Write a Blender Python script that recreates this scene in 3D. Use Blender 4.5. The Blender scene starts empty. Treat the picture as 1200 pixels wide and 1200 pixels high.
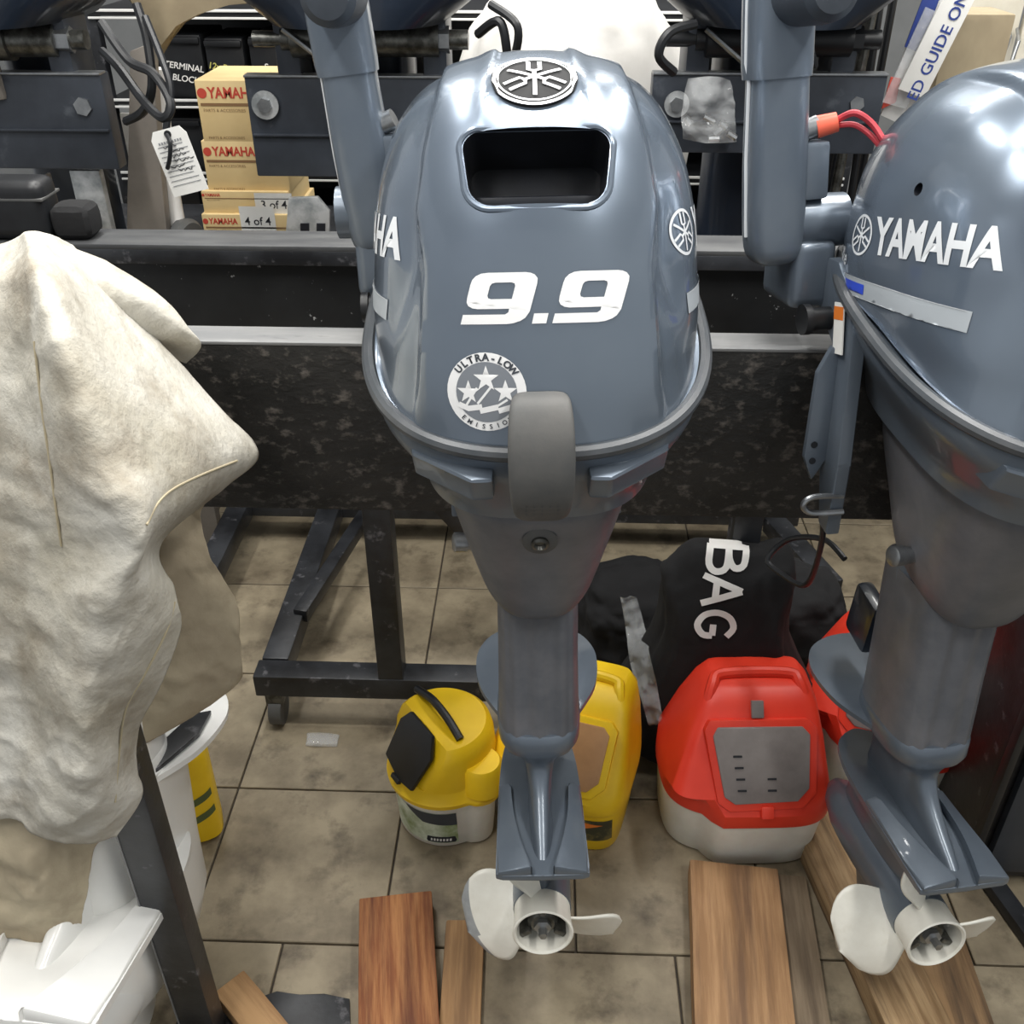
import bpy, bmesh, math, random
import numpy as np
from mathutils import Vector, Matrix, noise
from mathutils.bvhtree import BVHTree
R = math.radians
PI = math.pi
random.seed(7)
SC = bpy.context.scene
COL = SC.collection

# ------------------------------------------------------------------ camera
FPX, PITCH, YAW = 1150.0, R(33.0), R(2.0)
CAM = Vector((0, 0, 1.4))
cd = bpy.data.cameras.new('camera'); cam = bpy.data.objects.new('camera', cd); COL.objects.link(cam)
cam.location = CAM; cam.rotation_euler = (R(90) - PITCH, 0, YAW)
cd.sensor_width = 36; cd.lens = 36 * FPX / 1200; cd.clip_start = 0.01
SC.camera = cam
HF = Vector((-math.sin(YAW), math.cos(YAW), 0)); RT = Vector((math.cos(YAW), math.sin(YAW), 0))
FW = HF * math.cos(PITCH) + Vector((0, 0, -math.sin(PITCH)))
DN = -HF * math.sin(PITCH) - Vector((0, 0, math.cos(PITCH)))
def P(px, py, D=None, z=None, Y=None):
    """survey helper: photograph point + a real distance (D), height (z) or depth line (Y) -> a point in the room"""
    d = FW + RT * ((px - 600) / FPX) + DN * ((py - 600) / FPX)
    if D is not None: t = D / d.dot(HF)
    elif z is not None: t = (z - CAM.z) / d.z
    else: t = Y / d.y
    return CAM + d * t

# ------------------------------------------------------------------ world, exposure, ceiling lights
w = bpy.data.worlds.new('world'); SC.world = w; w.use_nodes = True
w.node_tree.nodes['Background'].inputs[0].default_value = (0.95, 0.98, 1.0, 1)
w.node_tree.nodes['Background'].inputs[1].default_value = 0.42
SC.view_settings.view_transform = 'Standard'; SC.view_settings.look = 'None'
SC.view_settings.gamma = 1.0; SC.view_settings.exposure = 0.25; SC.view_settings.use_curve_mapping = False
TUBES = [(-0.75, 0.2, 0), (-0.75, 1.9, 0), (0.95, 0.2, 0), (0.95, 1.9, 0), (0.1, 1.05, 1), (0.1, 2.75, 1)]
TUBE_Z = 2.62
for i, (x, y, k) in enumerate(TUBES):
    ld = bpy.data.lights.new('tube_light', 'AREA'); ld.shape = 'RECTANGLE'; ld.size = 0.16; ld.size_y = 1.25
    ld.energy = 24; ld.color = (1.0, 0.985, 0.95)
    lo = bpy.data.objects.new('tube_light', ld); COL.objects.link(lo)
    lo.location = (x, y, TUBE_Z - 0.075); lo.rotation_euler = (0, 0, R(90) * k)

# ------------------------------------------------------------------ materials
def mat(name, c1, c2=None, scale=6, rough=0.5, metal=0.0, coat=0.0, bump=0.0, bscale=40, stretch=(1, 1, 1),
        detail=5, c3=None, s3=20, t3=(0.62, 0.7), trans=0.0, alpha=1.0, lo=0.38, hi=0.66, emis=None, sub=0.0, island=False, rvar=0.0):
    m = bpy.data.materials.new(name); m.use_nodes = True
    nt = m.node_tree; N = nt.nodes; L = nt.links; b = N['Principled BSDF']
    b.inputs['Roughness'].default_value = rough; b.inputs['Metallic'].default_value = metal
    b.inputs['Coat Weight'].default_value = coat; b.inputs['Coat Roughness'].default_value = 0.06
    b.inputs['Transmission Weight'].default_value = trans; b.inputs['Alpha'].default_value = alpha
    b.inputs['Subsurface Weight'].default_value = sub
    if sub: b.inputs['Subsurface Scale'].default_value = 0.01
    b.inputs['Base Color'].default_value = (*c1, 1)
    tc = N.new('ShaderNodeTexCoord'); mp = N.new('ShaderNodeMapping'); mp.inputs['Scale'].default_value = stretch
    L.new(tc.outputs['Object'], mp.inputs['Vector'])
    vec = mp.outputs['Vector']
    if island:
        oi = N.new('ShaderNodeObjectInfo'); ad = N.new('ShaderNodeVectorMath'); ad.operation = 'MULTIPLY_ADD'
        cb = N.new('ShaderNodeCombineXYZ'); L.new(oi.outputs['Random'], cb.inputs[0]); L.new(oi.outputs['Random'], cb.inputs[1])
        L.new(cb.outputs[0], ad.inputs[0]); ad.inputs[1].default_value = (37, 19, 0); L.new(vec, ad.inputs[2]); vec = ad.outputs[0]
    col = None
    def ns(s, d=detail):
        n = N.new('ShaderNodeTexNoise'); n.inputs['Scale'].default_value = s; n.inputs['Detail'].default_value = d
        n.inputs['Roughness'].default_value = 0.62; L.new(vec, n.inputs['Vector']); return n.outputs['Fac']
    def ramp(f, a, bb):
        mr = N.new('ShaderNodeMapRange'); mr.inputs[1].default_value = a; mr.inputs[2].default_value = bb; mr.clamp = True
        L.new(f, mr.inputs[0]); return mr.outputs[0]
    if c2 is not None:
        mx = N.new('ShaderNodeMix'); mx.data_type = 'RGBA'
        L.new(ramp(ns(scale), lo, hi), mx.inputs[0])
        mx.inputs[6].default_value = (*c1, 1); mx.inputs[7].default_value = (*c2, 1); col = mx.outputs[2]
    if c3 is not None:
        mx = N.new('ShaderNodeMix'); mx.data_type = 'RGBA'
        L.new(ramp(ns(s3, 7), *t3), mx.inputs[0])
        if col: L.new(col, mx.inputs[6])
        else: mx.inputs[6].default_value = (*c1, 1)
        mx.inputs[7].default_value = (*c3, 1); col = mx.outputs[2]
    if island and col and rvar:
        hs = N.new('ShaderNodeHueSaturation'); mr = N.new('ShaderNodeMapRange'); L.new(oi.outputs['Random'], mr.inputs[0])
        mr.inputs[3].default_value = 1 - rvar; mr.inputs[4].default_value = 1 + rvar; L.new(mr.outputs[0], hs.inputs['Value']); L.new(col, hs.inputs['Color']); col = hs.outputs[0]
    if col: L.new(col, b.inputs['Base Color'])
    if bump:
        bp = N.new('ShaderNodeBump'); bp.inputs['Strength'].default_value = bump; bp.inputs['Distance'].default_value = 0.004
        L.new(ns(bscale, 6), bp.inputs['Height']); L.new(bp.outputs[0], b.inputs['Normal'])
    if emis: b.inputs['Emission Color'].default_value = (*emis, 1); b.inputs['Emission Strength'].default_value = emis and 3.0
    return m
def hx(s):
    v = [int(s[i:i + 2], 16) / 255 for i in (0, 2, 4)]
    return tuple(((c + 0.055) / 1.055) ** 2.4 if c > 0.04045 else c / 12.92 for c in v)

M = {}
M['paint'] = mat('blue_grey_paint', hx('6a7583'), hx('747f8b'), scale=3, rough=0.27, metal=0.55, coat=0.7, bump=0.012, bscale=700)
M['paint2'] = mat('blue_grey_casting', hx('5e6874'), hx('68717b'), scale=7, rough=0.38, metal=0.4, coat=0.35, bump=0.02, bscale=300)
M['case'] = mat('dull_grey_casting', hx('5c6067'), hx('74757a'), scale=9, rough=0.5, metal=0.25, coat=0.1, bump=0.05, bscale=120)
M['rubber'] = mat('grey_rubber', hx('4c4d4d'), hx('5b5a58'), scale=14, rough=0.6, bump=0.06, bscale=200)
M['gasket'] = mat('dark_gasket', hx('3f4347'), hx('4d4f52'), scale=20, rough=0.36)
M['grip'] = mat('dark_grip', hx('2f353d'), hx('3a4048'), scale=20, rough=0.5)
M['black'] = mat('black_plastic', hx('141518'), hx('1d1f22'), scale=20, rough=0.45)
M['hole'] = mat('intake_black', hx('0f1116'), hx('1b1e25'), scale=20, rough=0.4)
M['vinyl'] = mat('silver_vinyl', hx('d3d6d9'), rough=0.4)
M['white_vinyl'] = mat('white_vinyl', hx('ededed'), rough=0.45)
M['grey_vinyl'] = mat('grey_vinyl', hx('7a7f86'), rough=0.45)
M['steel_vinyl'] = mat('steel_vinyl', hx('a3a9ae'), rough=0.4)
M['dark_vinyl'] = mat('dark_vinyl', hx('3a3f46'), rough=0.45)
M['blue_vinyl'] = mat('blue_vinyl', hx('3550c8'), rough=0.4)
M['chrome'] = mat('chrome', (0.85, 0.86, 0.88), rough=0.12, metal=1.0)
M['steel'] = mat('dull_steel', hx('a9abad'), hx('8a8d90'), scale=30, rough=0.35, metal=0.9)
M['zinc'] = mat('galvanised', hx('c8cacb'), hx('8f9496'), scale=28, rough=0.4, metal=0.6)
M['prop'] = mat('white_prop_paint', hx('e6e4da'), hx('dcd9ce'), scale=25, rough=0.38, c3=hx('c9c2b0'), s3=14, t3=(0.6, 0.8))
M['prop_bare'] = mat('worn_blade_edge', hx('8d9091'), hx('a1a3a3'), scale=40, rough=0.5)
M['dark_steel'] = mat('dark_oily_steel', hx('4a4a46'), hx('7c7c78'), scale=50, rough=0.35, metal=0.8)
M['stand'] = mat('black_worn_paint', hx('191a1d'), hx('34363a'), scale=9, rough=0.4, c3=hx('77767a'), s3=30, t3=(0.6, 0.76), bump=0.1, bscale=80)
M['board'] = mat('scuffed_black_board', hx('121211'), hx('2a2826'), scale=9, rough=0.5, stretch=(0.8, 1, 1.2), c3=hx('67615b'), s3=60, t3=(0.54, 0.74), bump=0.5, bscale=60, detail=9)
M['lip'] = mat('dusty_dark_lip', hx('3f4042'), hx('585959'), scale=12, rough=0.5, stretch=(0.4, 2, 1))
M['badge_black'] = mat('badge_black', hx('0c0d10'), rough=0.75)
M['badge_metal'] = mat('badge_metal', (0.86, 0.87, 0.88), rough=0.3, metal=0.35)
M['board_top'] = mat('worn_grey_edge', hx('6f7071'), hx('8b8b8a'), scale=12, rough=0.5, stretch=(0.4, 2, 1), c3=hx('333436'), s3=18, t3=(0.6, 0.72))
M['rear_board'] = mat('speckled_black_board', hx('1c1d1e'), hx('2a2b2c'), scale=6, rough=0.42, c3=hx('b5b5b5'), s3=70, t3=(0.665, 0.70))
M['plate'] = mat('dark_blue_grey_plate', hx('2d3138'), hx('3d424a'), scale=6, rough=0.38, metal=0.2, c3=hx('5f646b'), s3=14, t3=(0.62, 0.85), bump=0.05, bscale=60)
M['navy'] = mat('dark_navy_paint', hx('101823'), hx('182231'), scale=5, rough=0.35, coat=0.3)
M['tan'] = mat('tan_fibreglass', hx('a3957a'), hx('8d7f67'), scale=7, rough=0.55)
M['taupe'] = mat('taupe_metal', hx('6d6862'), hx('7c766f'), scale=10, rough=0.45)
M['tile'] = mat('worn_vinyl_tile', hx('998d76'), hx('6f6452'), scale=8, rough=0.5, c3=hx('463c30'), s3=13, t3=(0.52, 0.76), detail=10, bump=0.06, bscale=30, island=True, rvar=0.06)
M['joint'] = mat('dark_tile_joint', hx('4d453b'), hx('3a342d'), scale=20, rough=0.8)
M['wall'] = mat('shop_wall_paint', hx('8d8f90'), hx('7b7d7e'), scale=2, rough=0.8)
M['ceiling'] = mat('white_ceiling', hx('c9cac9'), hx('bfc0bf'), scale=2, rough=0.85)
M['tarp'] = mat('stained_canvas', hx('c6c3ba'), hx('aaa495'), scale=6, rough=0.85, c3=hx('857b6a'), s3=9, t3=(0.47, 0.74), bump=0.9, bscale=40, detail=9)
M['tarp2'] = mat('shaded_stained_canvas', hx('b3a78e'), hx('9d907a'), scale=6, rough=0.88, c3=hx('7d705c'), s3=10, t3=(0.55, 0.85), bump=0.5, bscale=26)  # darker canvas copy: shade of the back folds in its colour, plus stains
M['seam'] = mat('canvas_seam', hx('a59a80'), rough=0.9)
M['white_gel'] = mat('white_gloss_paint', hx('eeeeeb'), hx('e4e4e1'), scale=6, rough=0.3, coat=0.3)
M['yellow'] = mat('yellow_plastic', hx('f0c81e'), hx('e6bb12'), scale=10, rough=0.42)
M['red'] = mat('red_plastic', hx('e8402a'), hx('dd3520'), scale=8, rough=0.42)
M['bucket_white'] = mat('milky_plastic', hx('e4e3da'), hx('d4d0c6'), scale=9, rough=0.4, sub=0.1)
M['tan_window'] = mat('tan_clear_door', hx('b98d62'), hx('a87e57'), scale=12, rough=0.3)
M['grey_window'] = mat('smoky_clear_door', hx('8f8783'), hx('7b7370'), scale=12, rough=0.3)
M['fabric'] = mat('black_fabric', hx('0d0d0f'), hx('161618'), scale=20, rough=0.9, bump=0.4, bscale=30)
M['white_print'] = mat('white_print', hx('e8e6e2'), rough=0.7)
M['clear'] = mat('clear_plastic', (0.85, 0.87, 0.88), rough=0.06, alpha=0.26, bump=0.9, bscale=60)
M['carton'] = mat('cream_carton', hx('e2c995'), hx('d8bd88'), scale=6, rough=0.75)
M['red_print'] = mat('red_print', hx('c84a3a'), rough=0.7)
M['brown_print'] = mat('brown_print', hx('8a6a48'), rough=0.7)
M['paper'] = mat('paper', hx('e9e8e4'), hx('dddcd7'), scale=8, rough=0.8)
M['ink'] = mat('black_ink', hx('22242a'), rough=0.7)
M['grey_ink'] = mat('grey_ink', hx('8d8f92'), rough=0.7)
M['navy_ink'] = mat('navy_ink', hx('2a3f86'), rough=0.7)
M['yellow_ink'] = mat('yellow_ink', hx('c9c36a'), rough=0.7)
M['orange'] = mat('orange_print', hx('e07a2a'), rough=0.6)
M['coral'] = mat('coral_clip', hx('e8684f'), rough=0.4)
M['lanyard'] = mat('red_lanyard', hx('b0303c'), hx('c2404a'), scale=60, rough=0.5)
M['camo'] = mat('dark_camo_print', hx('3a3a26'), hx('6b5f34'), scale=22, rough=0.6, lo=0.45, hi=0.55)
M['green'] = mat('soft_green_print', hx('dfe6d4'), hx('7f8f56'), scale=16, rough=0.6)
M['green_stripe'] = mat('olive_print', hx('59643a'), rough=0.6)
M['bag_white'] = mat('white_wrap', hx('eceae6'), hx('dcd9d3'), scale=6, rough=0.6, bump=0.3, bscale=12)
M['peg'] = mat('cream_pegboard', hx('d9d3c3'), hx('cdc6b4'), scale=10, rough=0.7)
M['tube_glow'] = mat('tube_glow', (1, 1, 1), emis=(1.0, 0.98, 0.95))
def wood(n, a, b, c, s=9):
    return mat(n, hx(a), hx(b), scale=s, rough=0.7, stretch=(7, 0.45, 7), c3=hx(c), s3=5, t3=(0.46, 0.66), bump=0.35, bscale=22, detail=9, island=True, lo=.42, hi=.60)
M['wood_red'] = wood('reddish_wood', 'b07a4c', '8a5330', '5e3220', 14)
M['wood_light'] = wood('light_wood', 'b58f64', '9a7650', '7f6042')
M['wood_tan'] = wood('tan_wood', 'b08a63', '94704d', '755840')
M['wood_grey'] = wood('grey_wood', '84745f', '6f604d', '57493a')
M['wood_grain'] = wood('streaked_wood', 'a58a66', '7d6242', '4f3b28')
M['wood_dark'] = wood('brown_wood', '937552', '745a3e', '4d3b29')

# ------------------------------------------------------------------ builders
def obj(name, bm, m, parent=None, smooth=35, loc=None, rot=None):
    me = bpy.data.meshes.new(name); 
    if isinstance(bm, tuple): me.from_pydata([tuple(v) for v in bm[0]], [], [tuple(f) for f in bm[1]])
    else:
        bmesh.ops.recalc_face_normals(bm, faces=bm.faces)
        if all(e.is_manifold for e in bm.edges) and bm.calc_volume(signed=True) < 0: bmesh.ops.reverse_faces(bm, faces=bm.faces[:])
        bm.to_mesh(me); bm.free()
    o = bpy.data.objects.new(name, me); COL.objects.link(o)
    for mm in (m if isinstance(m, (list, tuple)) else [m]): me.materials.append(mm if not isinstance(mm, str) else M[mm])
    if smooth: me.shade_smooth(); me.set_sharp_from_angle(angle=R(smooth))
    if parent: o.parent = parent
    if loc is not None: o.location = loc
    if rot is not None: o.rotation_euler = rot
    return o
def tag(o, label, cat, group=None, kind=None):
    if label: o['label'] = label
    if cat: o['category'] = cat
    if group: o['group'] = group
    if kind: o['kind'] = kind
    return o
def thing(name, label, cat, loc=(0, 0, 0), rot=(0, 0, 0), group=None):
    o = bpy.data.objects.new(name, None); COL.objects.link(o); o.location = loc; o.rotation_euler = rot
    o.empty_display_size = 0.05
    return tag(o, label, cat, group)
def copy_tree(o, parent=None):
    c = o.copy(); COL.objects.link(c)
    if parent: c.parent = parent
    for ch in list(o.children): copy_tree(ch, c)
    return c
def bbox(sx, sy, sz, c=(0, 0, 0), bev=0.004, seg=2, bm=None, rot=None, taper=None):
    b = bmesh.new(); bmesh.ops.create_cube(b, size=1)
    for v in b.verts:
        k = 1 if (taper is None or v.co.z < 0) else taper
        v.co = Vector((v.co.x * sx * k, v.co.y * sy * k, v.co.z * sz))
    if bev: bmesh.ops.bevel(b, geom=b.edges[:], offset=bev, segments=seg, profile=0.6, affect='EDGES')
    mx = Matrix.Translation(c) @ (rot if rot is not None else Matrix())
    bmesh.ops.transform(b, matrix=mx, verts=b.verts)
    if bm is None: return b
    join(bm, b); return bm
def join(bm, b):
    me = bpy.data.meshes.new('tmp'); b.to_mesh(me); b.free(); bm.from_mesh(me); bpy.data.meshes.remove(me)
def basis(d, up=Vector((0, 0, 1))):
    d = d.normalized()
    if abs(d.dot(up)) > 0.98: up = Vector((0, 1, 0))
    s = d.cross(up).normalized(); u = s.cross(d).normalized()
    return Matrix((s, d, u)).transposed().to_4x4()
def bar(p, q, w, h, bev=0.003, bm=None, up=Vector((0, 0, 1))):
    p, q = Vector(p), Vector(q); d = q - p
    return bbox(w, d.length, h, c=(p + q) / 2, bev=bev, bm=bm, rot=basis(d, up))
def tube(pts, r, n=10, bm=None, cap=True):
    pts = [Vector(p) for p in pts]; bm = bm or bmesh.new(); rings = []
    rr = r if isinstance(r, (list, tuple)) else [r] * len(pts)
    prev = None
    for i, p in enumerate(pts):
        d = (pts[min(i + 1, len(pts) - 1)] - pts[max(i - 1, 0)]).normalized()
        if prev is None:
            a = d.orthogonal().normalized()
        else: a = (prev - d * prev.dot(d)).normalized()
        prev = a; b = d.cross(a)
        rings.append([bm.verts.new(p + (a * math.cos(t) + b * math.sin(t)) * rr[i]) for t in [2 * PI * k / n for k in range(n)]])
    for i in range(len(rings) - 1):
        for k in range(n): bm.faces.new((rings[i][k], rings[i][(k + 1) % n], rings[i + 1][(k + 1) % n], rings[i + 1][k]))
    if cap: bm.faces.new(rings[0]); bm.faces.new(rings[-1][::-1])
    return bm
def spline(pts, n=8, closed=False):
    P_ = [np.array(p, float) for p in pts]; out = []; m = len(P_)
    for i in range(m if closed else m - 1):
        if closed: p0, p1, p2, p3 = P_[i - 1], P_[i], P_[(i + 1) % m], P_[(i + 2) % m]
        else: p0, p1, p2, p3 = P_[max(i - 1, 0)], P_[i], P_[i + 1], P_[min(i + 2, m - 1)]
        for k in range(n):
            t = k / n; out.append(0.5 * (2 * p1 + (p2 - p0) * t + (2 * p0 - 5 * p1 + 4 * p2 - p3) * t * t + (3 * p1 - p0 - 3 * p2 + p3) * t ** 3))
    if not closed: out.append(P_[-1])
    return out
def cyl(p, q, r, n=24, r2=None, bm=None):
    return tube([p, q], [r, r if r2 is None else r2], n, bm)
def lathe(prof, n=32, bm=None, mx=None):
    bm = bm or bmesh.new(); rings = []
    mx = mx or Matrix()
    for r, z in prof: rings.append([bm.verts.new(mx @ Vector((max(r, 1e-5) * math.cos(2 * PI * k / n), max(r, 1e-5) * math.sin(2 * PI * k / n), z))) for k in range(n)])
    for i in range(len(rings) - 1):
        for k in range(n): bm.faces.new((rings[i][k], rings[i][(k + 1) % n], rings[i + 1][(k + 1) % n], rings[i + 1][k]))
    for rg in (rings[0], rings[-1]):
        bm.faces.new(rg)
    bmesh.ops.remove_doubles(bm, verts=bm.verts, dist=1e-4)
    return bm
def loft(rings, bm=None, cap=True):
    bm = bm or bmesh.new(); vs = [[bm.verts.new(p) for p in r] for r in rings]; n = len(vs[0])
    for i in range(len(vs) - 1):
        for k in range(n): bm.faces.new((vs[i][k], vs[i][(k + 1) % n], vs[i + 1][(k + 1) % n], vs[i + 1][k]))
    if cap: bm.faces.new(vs[0][::-1]); bm.faces.new(vs[-1])
    return bm
def prism(pts, vec, bm=None, bev=0.0):
    b = bmesh.new(); vec = Vector(vec)
    a = [b.verts.new(Vector(p)) for p in pts]; c = [b.verts.new(Vector(p) + vec) for p in pts]; n = len(a)
    b.faces.new(a[::-1]); b.faces.new(c)
    for k in range(n): b.faces.new((a[k], a[(k + 1) % n], c[(k + 1) % n], c[k]))
    if bev: bmesh.ops.bevel(b, geom=b.edges[:], offset=bev, segments=2, profile=0.6, affect='EDGES')
    if bm is None: return b
    join(bm, b); return bm
def sring(w_, aft, front, n, z, N=48, zf=None, cx=0):
    out = []; c = (front - aft) / 2; h = (front + aft) / 2
    for k in range(N):
        t = 2 * PI * k / N; C, S = math.cos(t), math.sin(t)
        x = cx + w_ * math.copysign(abs(C) ** (2 / n), C); y = c + h * math.copysign(abs(S) ** (2 / n), S)
        out.append(Vector((x, y, z if zf is None else zf(x, y))))
    return out
def hexbolt(c, nrm, r=0.01, h=0.008, washer=0.0, name='bolt', m='steel', parent=None, wm=None):
    nrm = Vector(nrm).normalized(); c = Vector(c)
    o = obj(name, cyl(c, c + nrm * h, r, 6), m, parent, smooth=20)
    if washer: obj('washer', cyl(c, c + nrm * h * 0.35, washer, 24), wm or m, o, smooth=30)
    return o

# flat shapes (lettering, emblems) ------------------------------------------
def fill2d(loops):
    cu = bpy.data.curves.new('shape', 'CURVE'); cu.dimensions = '2D'; cu.fill_mode = 'BOTH'
    for lp in loops:
        s = cu.splines.new('POLY'); s.points.add(len(lp) - 1); s.use_cyclic_u = True
        for p, q in zip(s.points, lp): p.co = (q[0], q[1], 0, 1)
    return _curve_mesh(cu)
def _curve_mesh(cu):
    o = bpy.data.objects.new('shape', cu); COL.objects.link(o)
    dg = bpy.context.evaluated_depsgraph_get(); me = bpy.data.meshes.new_from_object(o.evaluated_get(dg))
    r = ([v.co.copy() for v in me.vertices], [tuple(p.vertices) for p in me.polygons])
    bpy.data.objects.remove(o); bpy.data.meshes.remove(me); bpy.data.curves.remove(cu)
    return r
def text2d(s, size=1.0, bold=0.0, sx=1.0, shear=0.0, align='CENTER', space=1.0):
    cu = bpy.data.curves.new('t', 'FONT'); cu.body = s; cu.size = size; cu.offset = bold * size; cu.shear = shear
    cu.align_x = align; cu.align_y = 'CENTER'; cu.space_character = space; cu.resolution_u = 3; cu.fill_mode = 'BOTH'; cu.dimensions = '2D'
    v, f = _curve_mesh(cu)
    return [Vector((p.x * sx, p.y, 0)) for p in v], f
def circ(r, n=40, c=(0, 0), sx=1): return [(c[0] + sx * r * math.cos(2 * PI * k / n), c[1] + r * math.sin(2 * PI * k / n)) for k in range(n)]
def stroke(pts, w_):
    pts = [Vector((p[0], p[1], 0)) for p in pts]; L_, R_ = [], []
    for i, p in enumerate(pts):
        d = (pts[min(i + 1, len(pts) - 1)] - pts[max(i - 1, 0)]).normalized(); nn = Vector((-d.y, d.x, 0)) * w_ / 2
        L_.append(p + nn); R_.append(p - nn)
    v = L_ + R_; n = len(pts)
    return v, [(i, n + i, n + i + 1, i + 1) for i in range(n - 1)]
def merge2d(*ms):
    V, F_ = [], []
    for v, f in ms:
        o = len(V); V += [Vector(p) for p in v]; F_ += [tuple(i + o for i in q) for q in f]
    return V, F_
def move2d(m, dx=0, dy=0, rot=0, s=1.0, sx=1.0):
    c, sn = math.cos(rot), math.sin(rot)
    return [Vector((dx + (p.x * c - p.y * sn) * s * sx, dy + (p.x * sn + p.y * c) * s, 0)) for p in m[0]], m[1]
def emblem2d(r, ring=0.12, inner=True):
    ms = [fill2d([circ(r), circ(r * (1 - ring))])]
    for a in (90, 210, 330):
        t = R(a); f = []
        f.append(stroke([(-0.80 * r, 0), (0.30 * r, 0)], 0.11 * r))
        f.append(stroke([(0.30 * r, 0), (0.36 * r, 0.15 * r), (0.84 * r, 0.15 * r)], 0.11 * r))
        f.append(stroke([(0.30 * r, 0), (0.36 * r, -0.15 * r), (0.84 * r, -0.15 * r)], 0.11 * r))
        ms += [move2d(q, rot=t) for q in f]
    return merge2d(*ms)
def nine2d():
    o_ = [(0.0, 0.0), (0.70, 0.0), (0.80, 0.015), (0.90, 0.06), (0.96, 0.12), (1.0, 0.24), (1.0, 0.78), (0.985, 0.88), (0.93, 0.95), (0.86, 0.985), (0.78, 1.0), (0.22, 1.0), (0.12, 0.985), (0.05, 0.94), (0.01, 0.87), (0, 0.78), (0, 0.52), (0.01, 0.43), (0.05, 0.36), (0.12, 0.315), (0.20, 0.30), (0.68, 0.30), (0.68, 0.23), (0.64, 0.19), (0.0, 0.19)]
    h_ = [(0.30, 0.56), (0.32, 0.51), (0.37, 0.49), (0.68, 0.49), (0.68, 0.74), (0.66, 0.79), (0.61, 0.81), (0.37, 0.81), (0.32, 0.79), (0.30, 0.74)]
    return fill2d([o_, h_])
def star2d(r, rot=0): return fill2d([[(rr * math.cos(R(90 + 36 * k) + rot), rr * math.sin(R(90 + 36 * k) + rot)) for k, rr in enumerate([r, r * 0.4] * 5)]])

def decal(name, m2, mtl, bvh, c, u, n, parent, off=0.0008, L=0.007, reach=0.12):
    """press a flat print onto a surface: every point is dropped along -n onto it"""
    u = Vector(u).normalized(); n = Vector(n).normalized(); v = n.cross(u).normalized(); u = v.cross(n); c = Vector(c)
    bm = bmesh.new(); vs = [bm.verts.new(p) for p in m2[0]]
    for f in m2[1]:
        try: bm.faces.new([vs[i] for i in f])
        except ValueError: pass
    bmesh.ops.triangulate(bm, faces=bm.faces[:])
    for _ in range(6):
        lg = [e for e in bm.edges if e.calc_length() > L]
        if not lg: break
        bmesh.ops.subdivide_edges(bm, edges=lg, cuts=1); bmesh.ops.triangulate(bm, faces=[f for f in bm.faces if len(f.verts) > 3])
    lost = []
    for q in bm.verts:
        o = c + u * q.co.x + v * q.co.y
        h = bvh.ray_cast(o + n * reach, -n, reach * 1.8) if bvh else (None,)
        if h[0] is None:
            q.co = o + n * off
            if bvh: lost.append(q)
        else:
            nn = h[1] if h[1].dot(n) > 0 else -h[1]
            q.co = h[0] + nn * off
    if lost: bmesh.ops.delete(bm, geom=lost, context='VERTS')
    me = bpy.data.meshes.new(name); bm.to_mesh(me); bm.free(); me.materials.append(M[mtl]); me.shade_smooth()
    # wind faces outward
    o = bpy.data.objects.new(name, me); COL.objects.link(o)
    if parent: o.parent = parent
    return o
def bvh_of(o):
    return BVHTree.FromPolygons([v.co.copy() for v in o.data.vertices], [tuple(p.vertices) for p in o.data.polygons])
def bake_modifiers(o):
    dg = bpy.context.evaluated_depsgraph_get(); me = bpy.data.meshes.new_from_object(o.evaluated_get(dg))
    o.modifiers.clear(); o.data = me
    return o
def sm(a, b, x):
    t = min(1, max(0, (x - a) / (b - a))); return t * t * (3 - 2 * t)

# ------------------------------------------------------------------ the setting
def setting():
    fl = obj('floor', bbox(7.0, 6.4, 0.06, (0.2, 1.6, -0.036), bev=0), 'joint', smooth=0); fl['kind'] = 'structure'
    T = 0.305; base = None
    y1 = P(600, 1113, z=0).y; x1 = P(675, 1113, z=0).x
    for j in range(-2, 9):
        off = 0.0 if j != -1 else T / 2
        for i in range(-8, 8):
            x = x1 + off + (i + 0.5) * T; y = y1 + (j + 0.5) * T
            if base is None:
                base = obj('tile', bbox(T - 0.0035, T - 0.0035, 0.008, (0, 0, -0.004), bev=0.0012, seg=1), 'tile', fl, smooth=0, loc=(x, y, 0)); t = base
            else:
                t = base.copy(); COL.objects.link(t); t.location = (x, y, 0)
            t.rotation_euler = (R(random.uniform(-.12, .12)), R(random.uniform(-.12, .12)), 0)
    o = obj('wall_back', bbox(7.0, 0.1, 2.75, (0.2, 4.2, 1.36), bev=0), 'wall', smooth=0); o['kind'] = 'structure'
    o = obj('ceiling', bbox(7.0, 6.4, 0.06, (0.2, 1.6, 2.76), bev=0), 'ceiling', smooth=0); o['kind'] = 'structure'
    for i, (x, y, k) in enumerate(TUBES):
        t = thing('ceiling_light', 'twin tube ceiling light %s' % ('over the left side above the viewer', 'over the left side above the rear motors', 'over the right side above the viewer', 'over the right side above the rear motors', 'running across above the near transom board', 'running across above the back shelving')[i], 'ceiling light', (x, y, TUBE_Z), (0, 0, R(90) * k), 'tube lights on the ceiling')
        obj('housing', bbox(0.24, 1.35, 0.05, (0, 0, 0.085), bev=0.008), 'white_gel', t)
        for s in (-0.06, 0.06): obj('light_tube', cyl((s, -0.61, 0.02), (s, 0.61, 0.02), 0.016, 12), 'tube_glow', t)
        for s in (-0.62, 0.62): obj('end_bracket', bbox(0.16, 0.02, 0.06, (0, s, 0.035), bev=0.004), 'white_gel', t)
setting()

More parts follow.
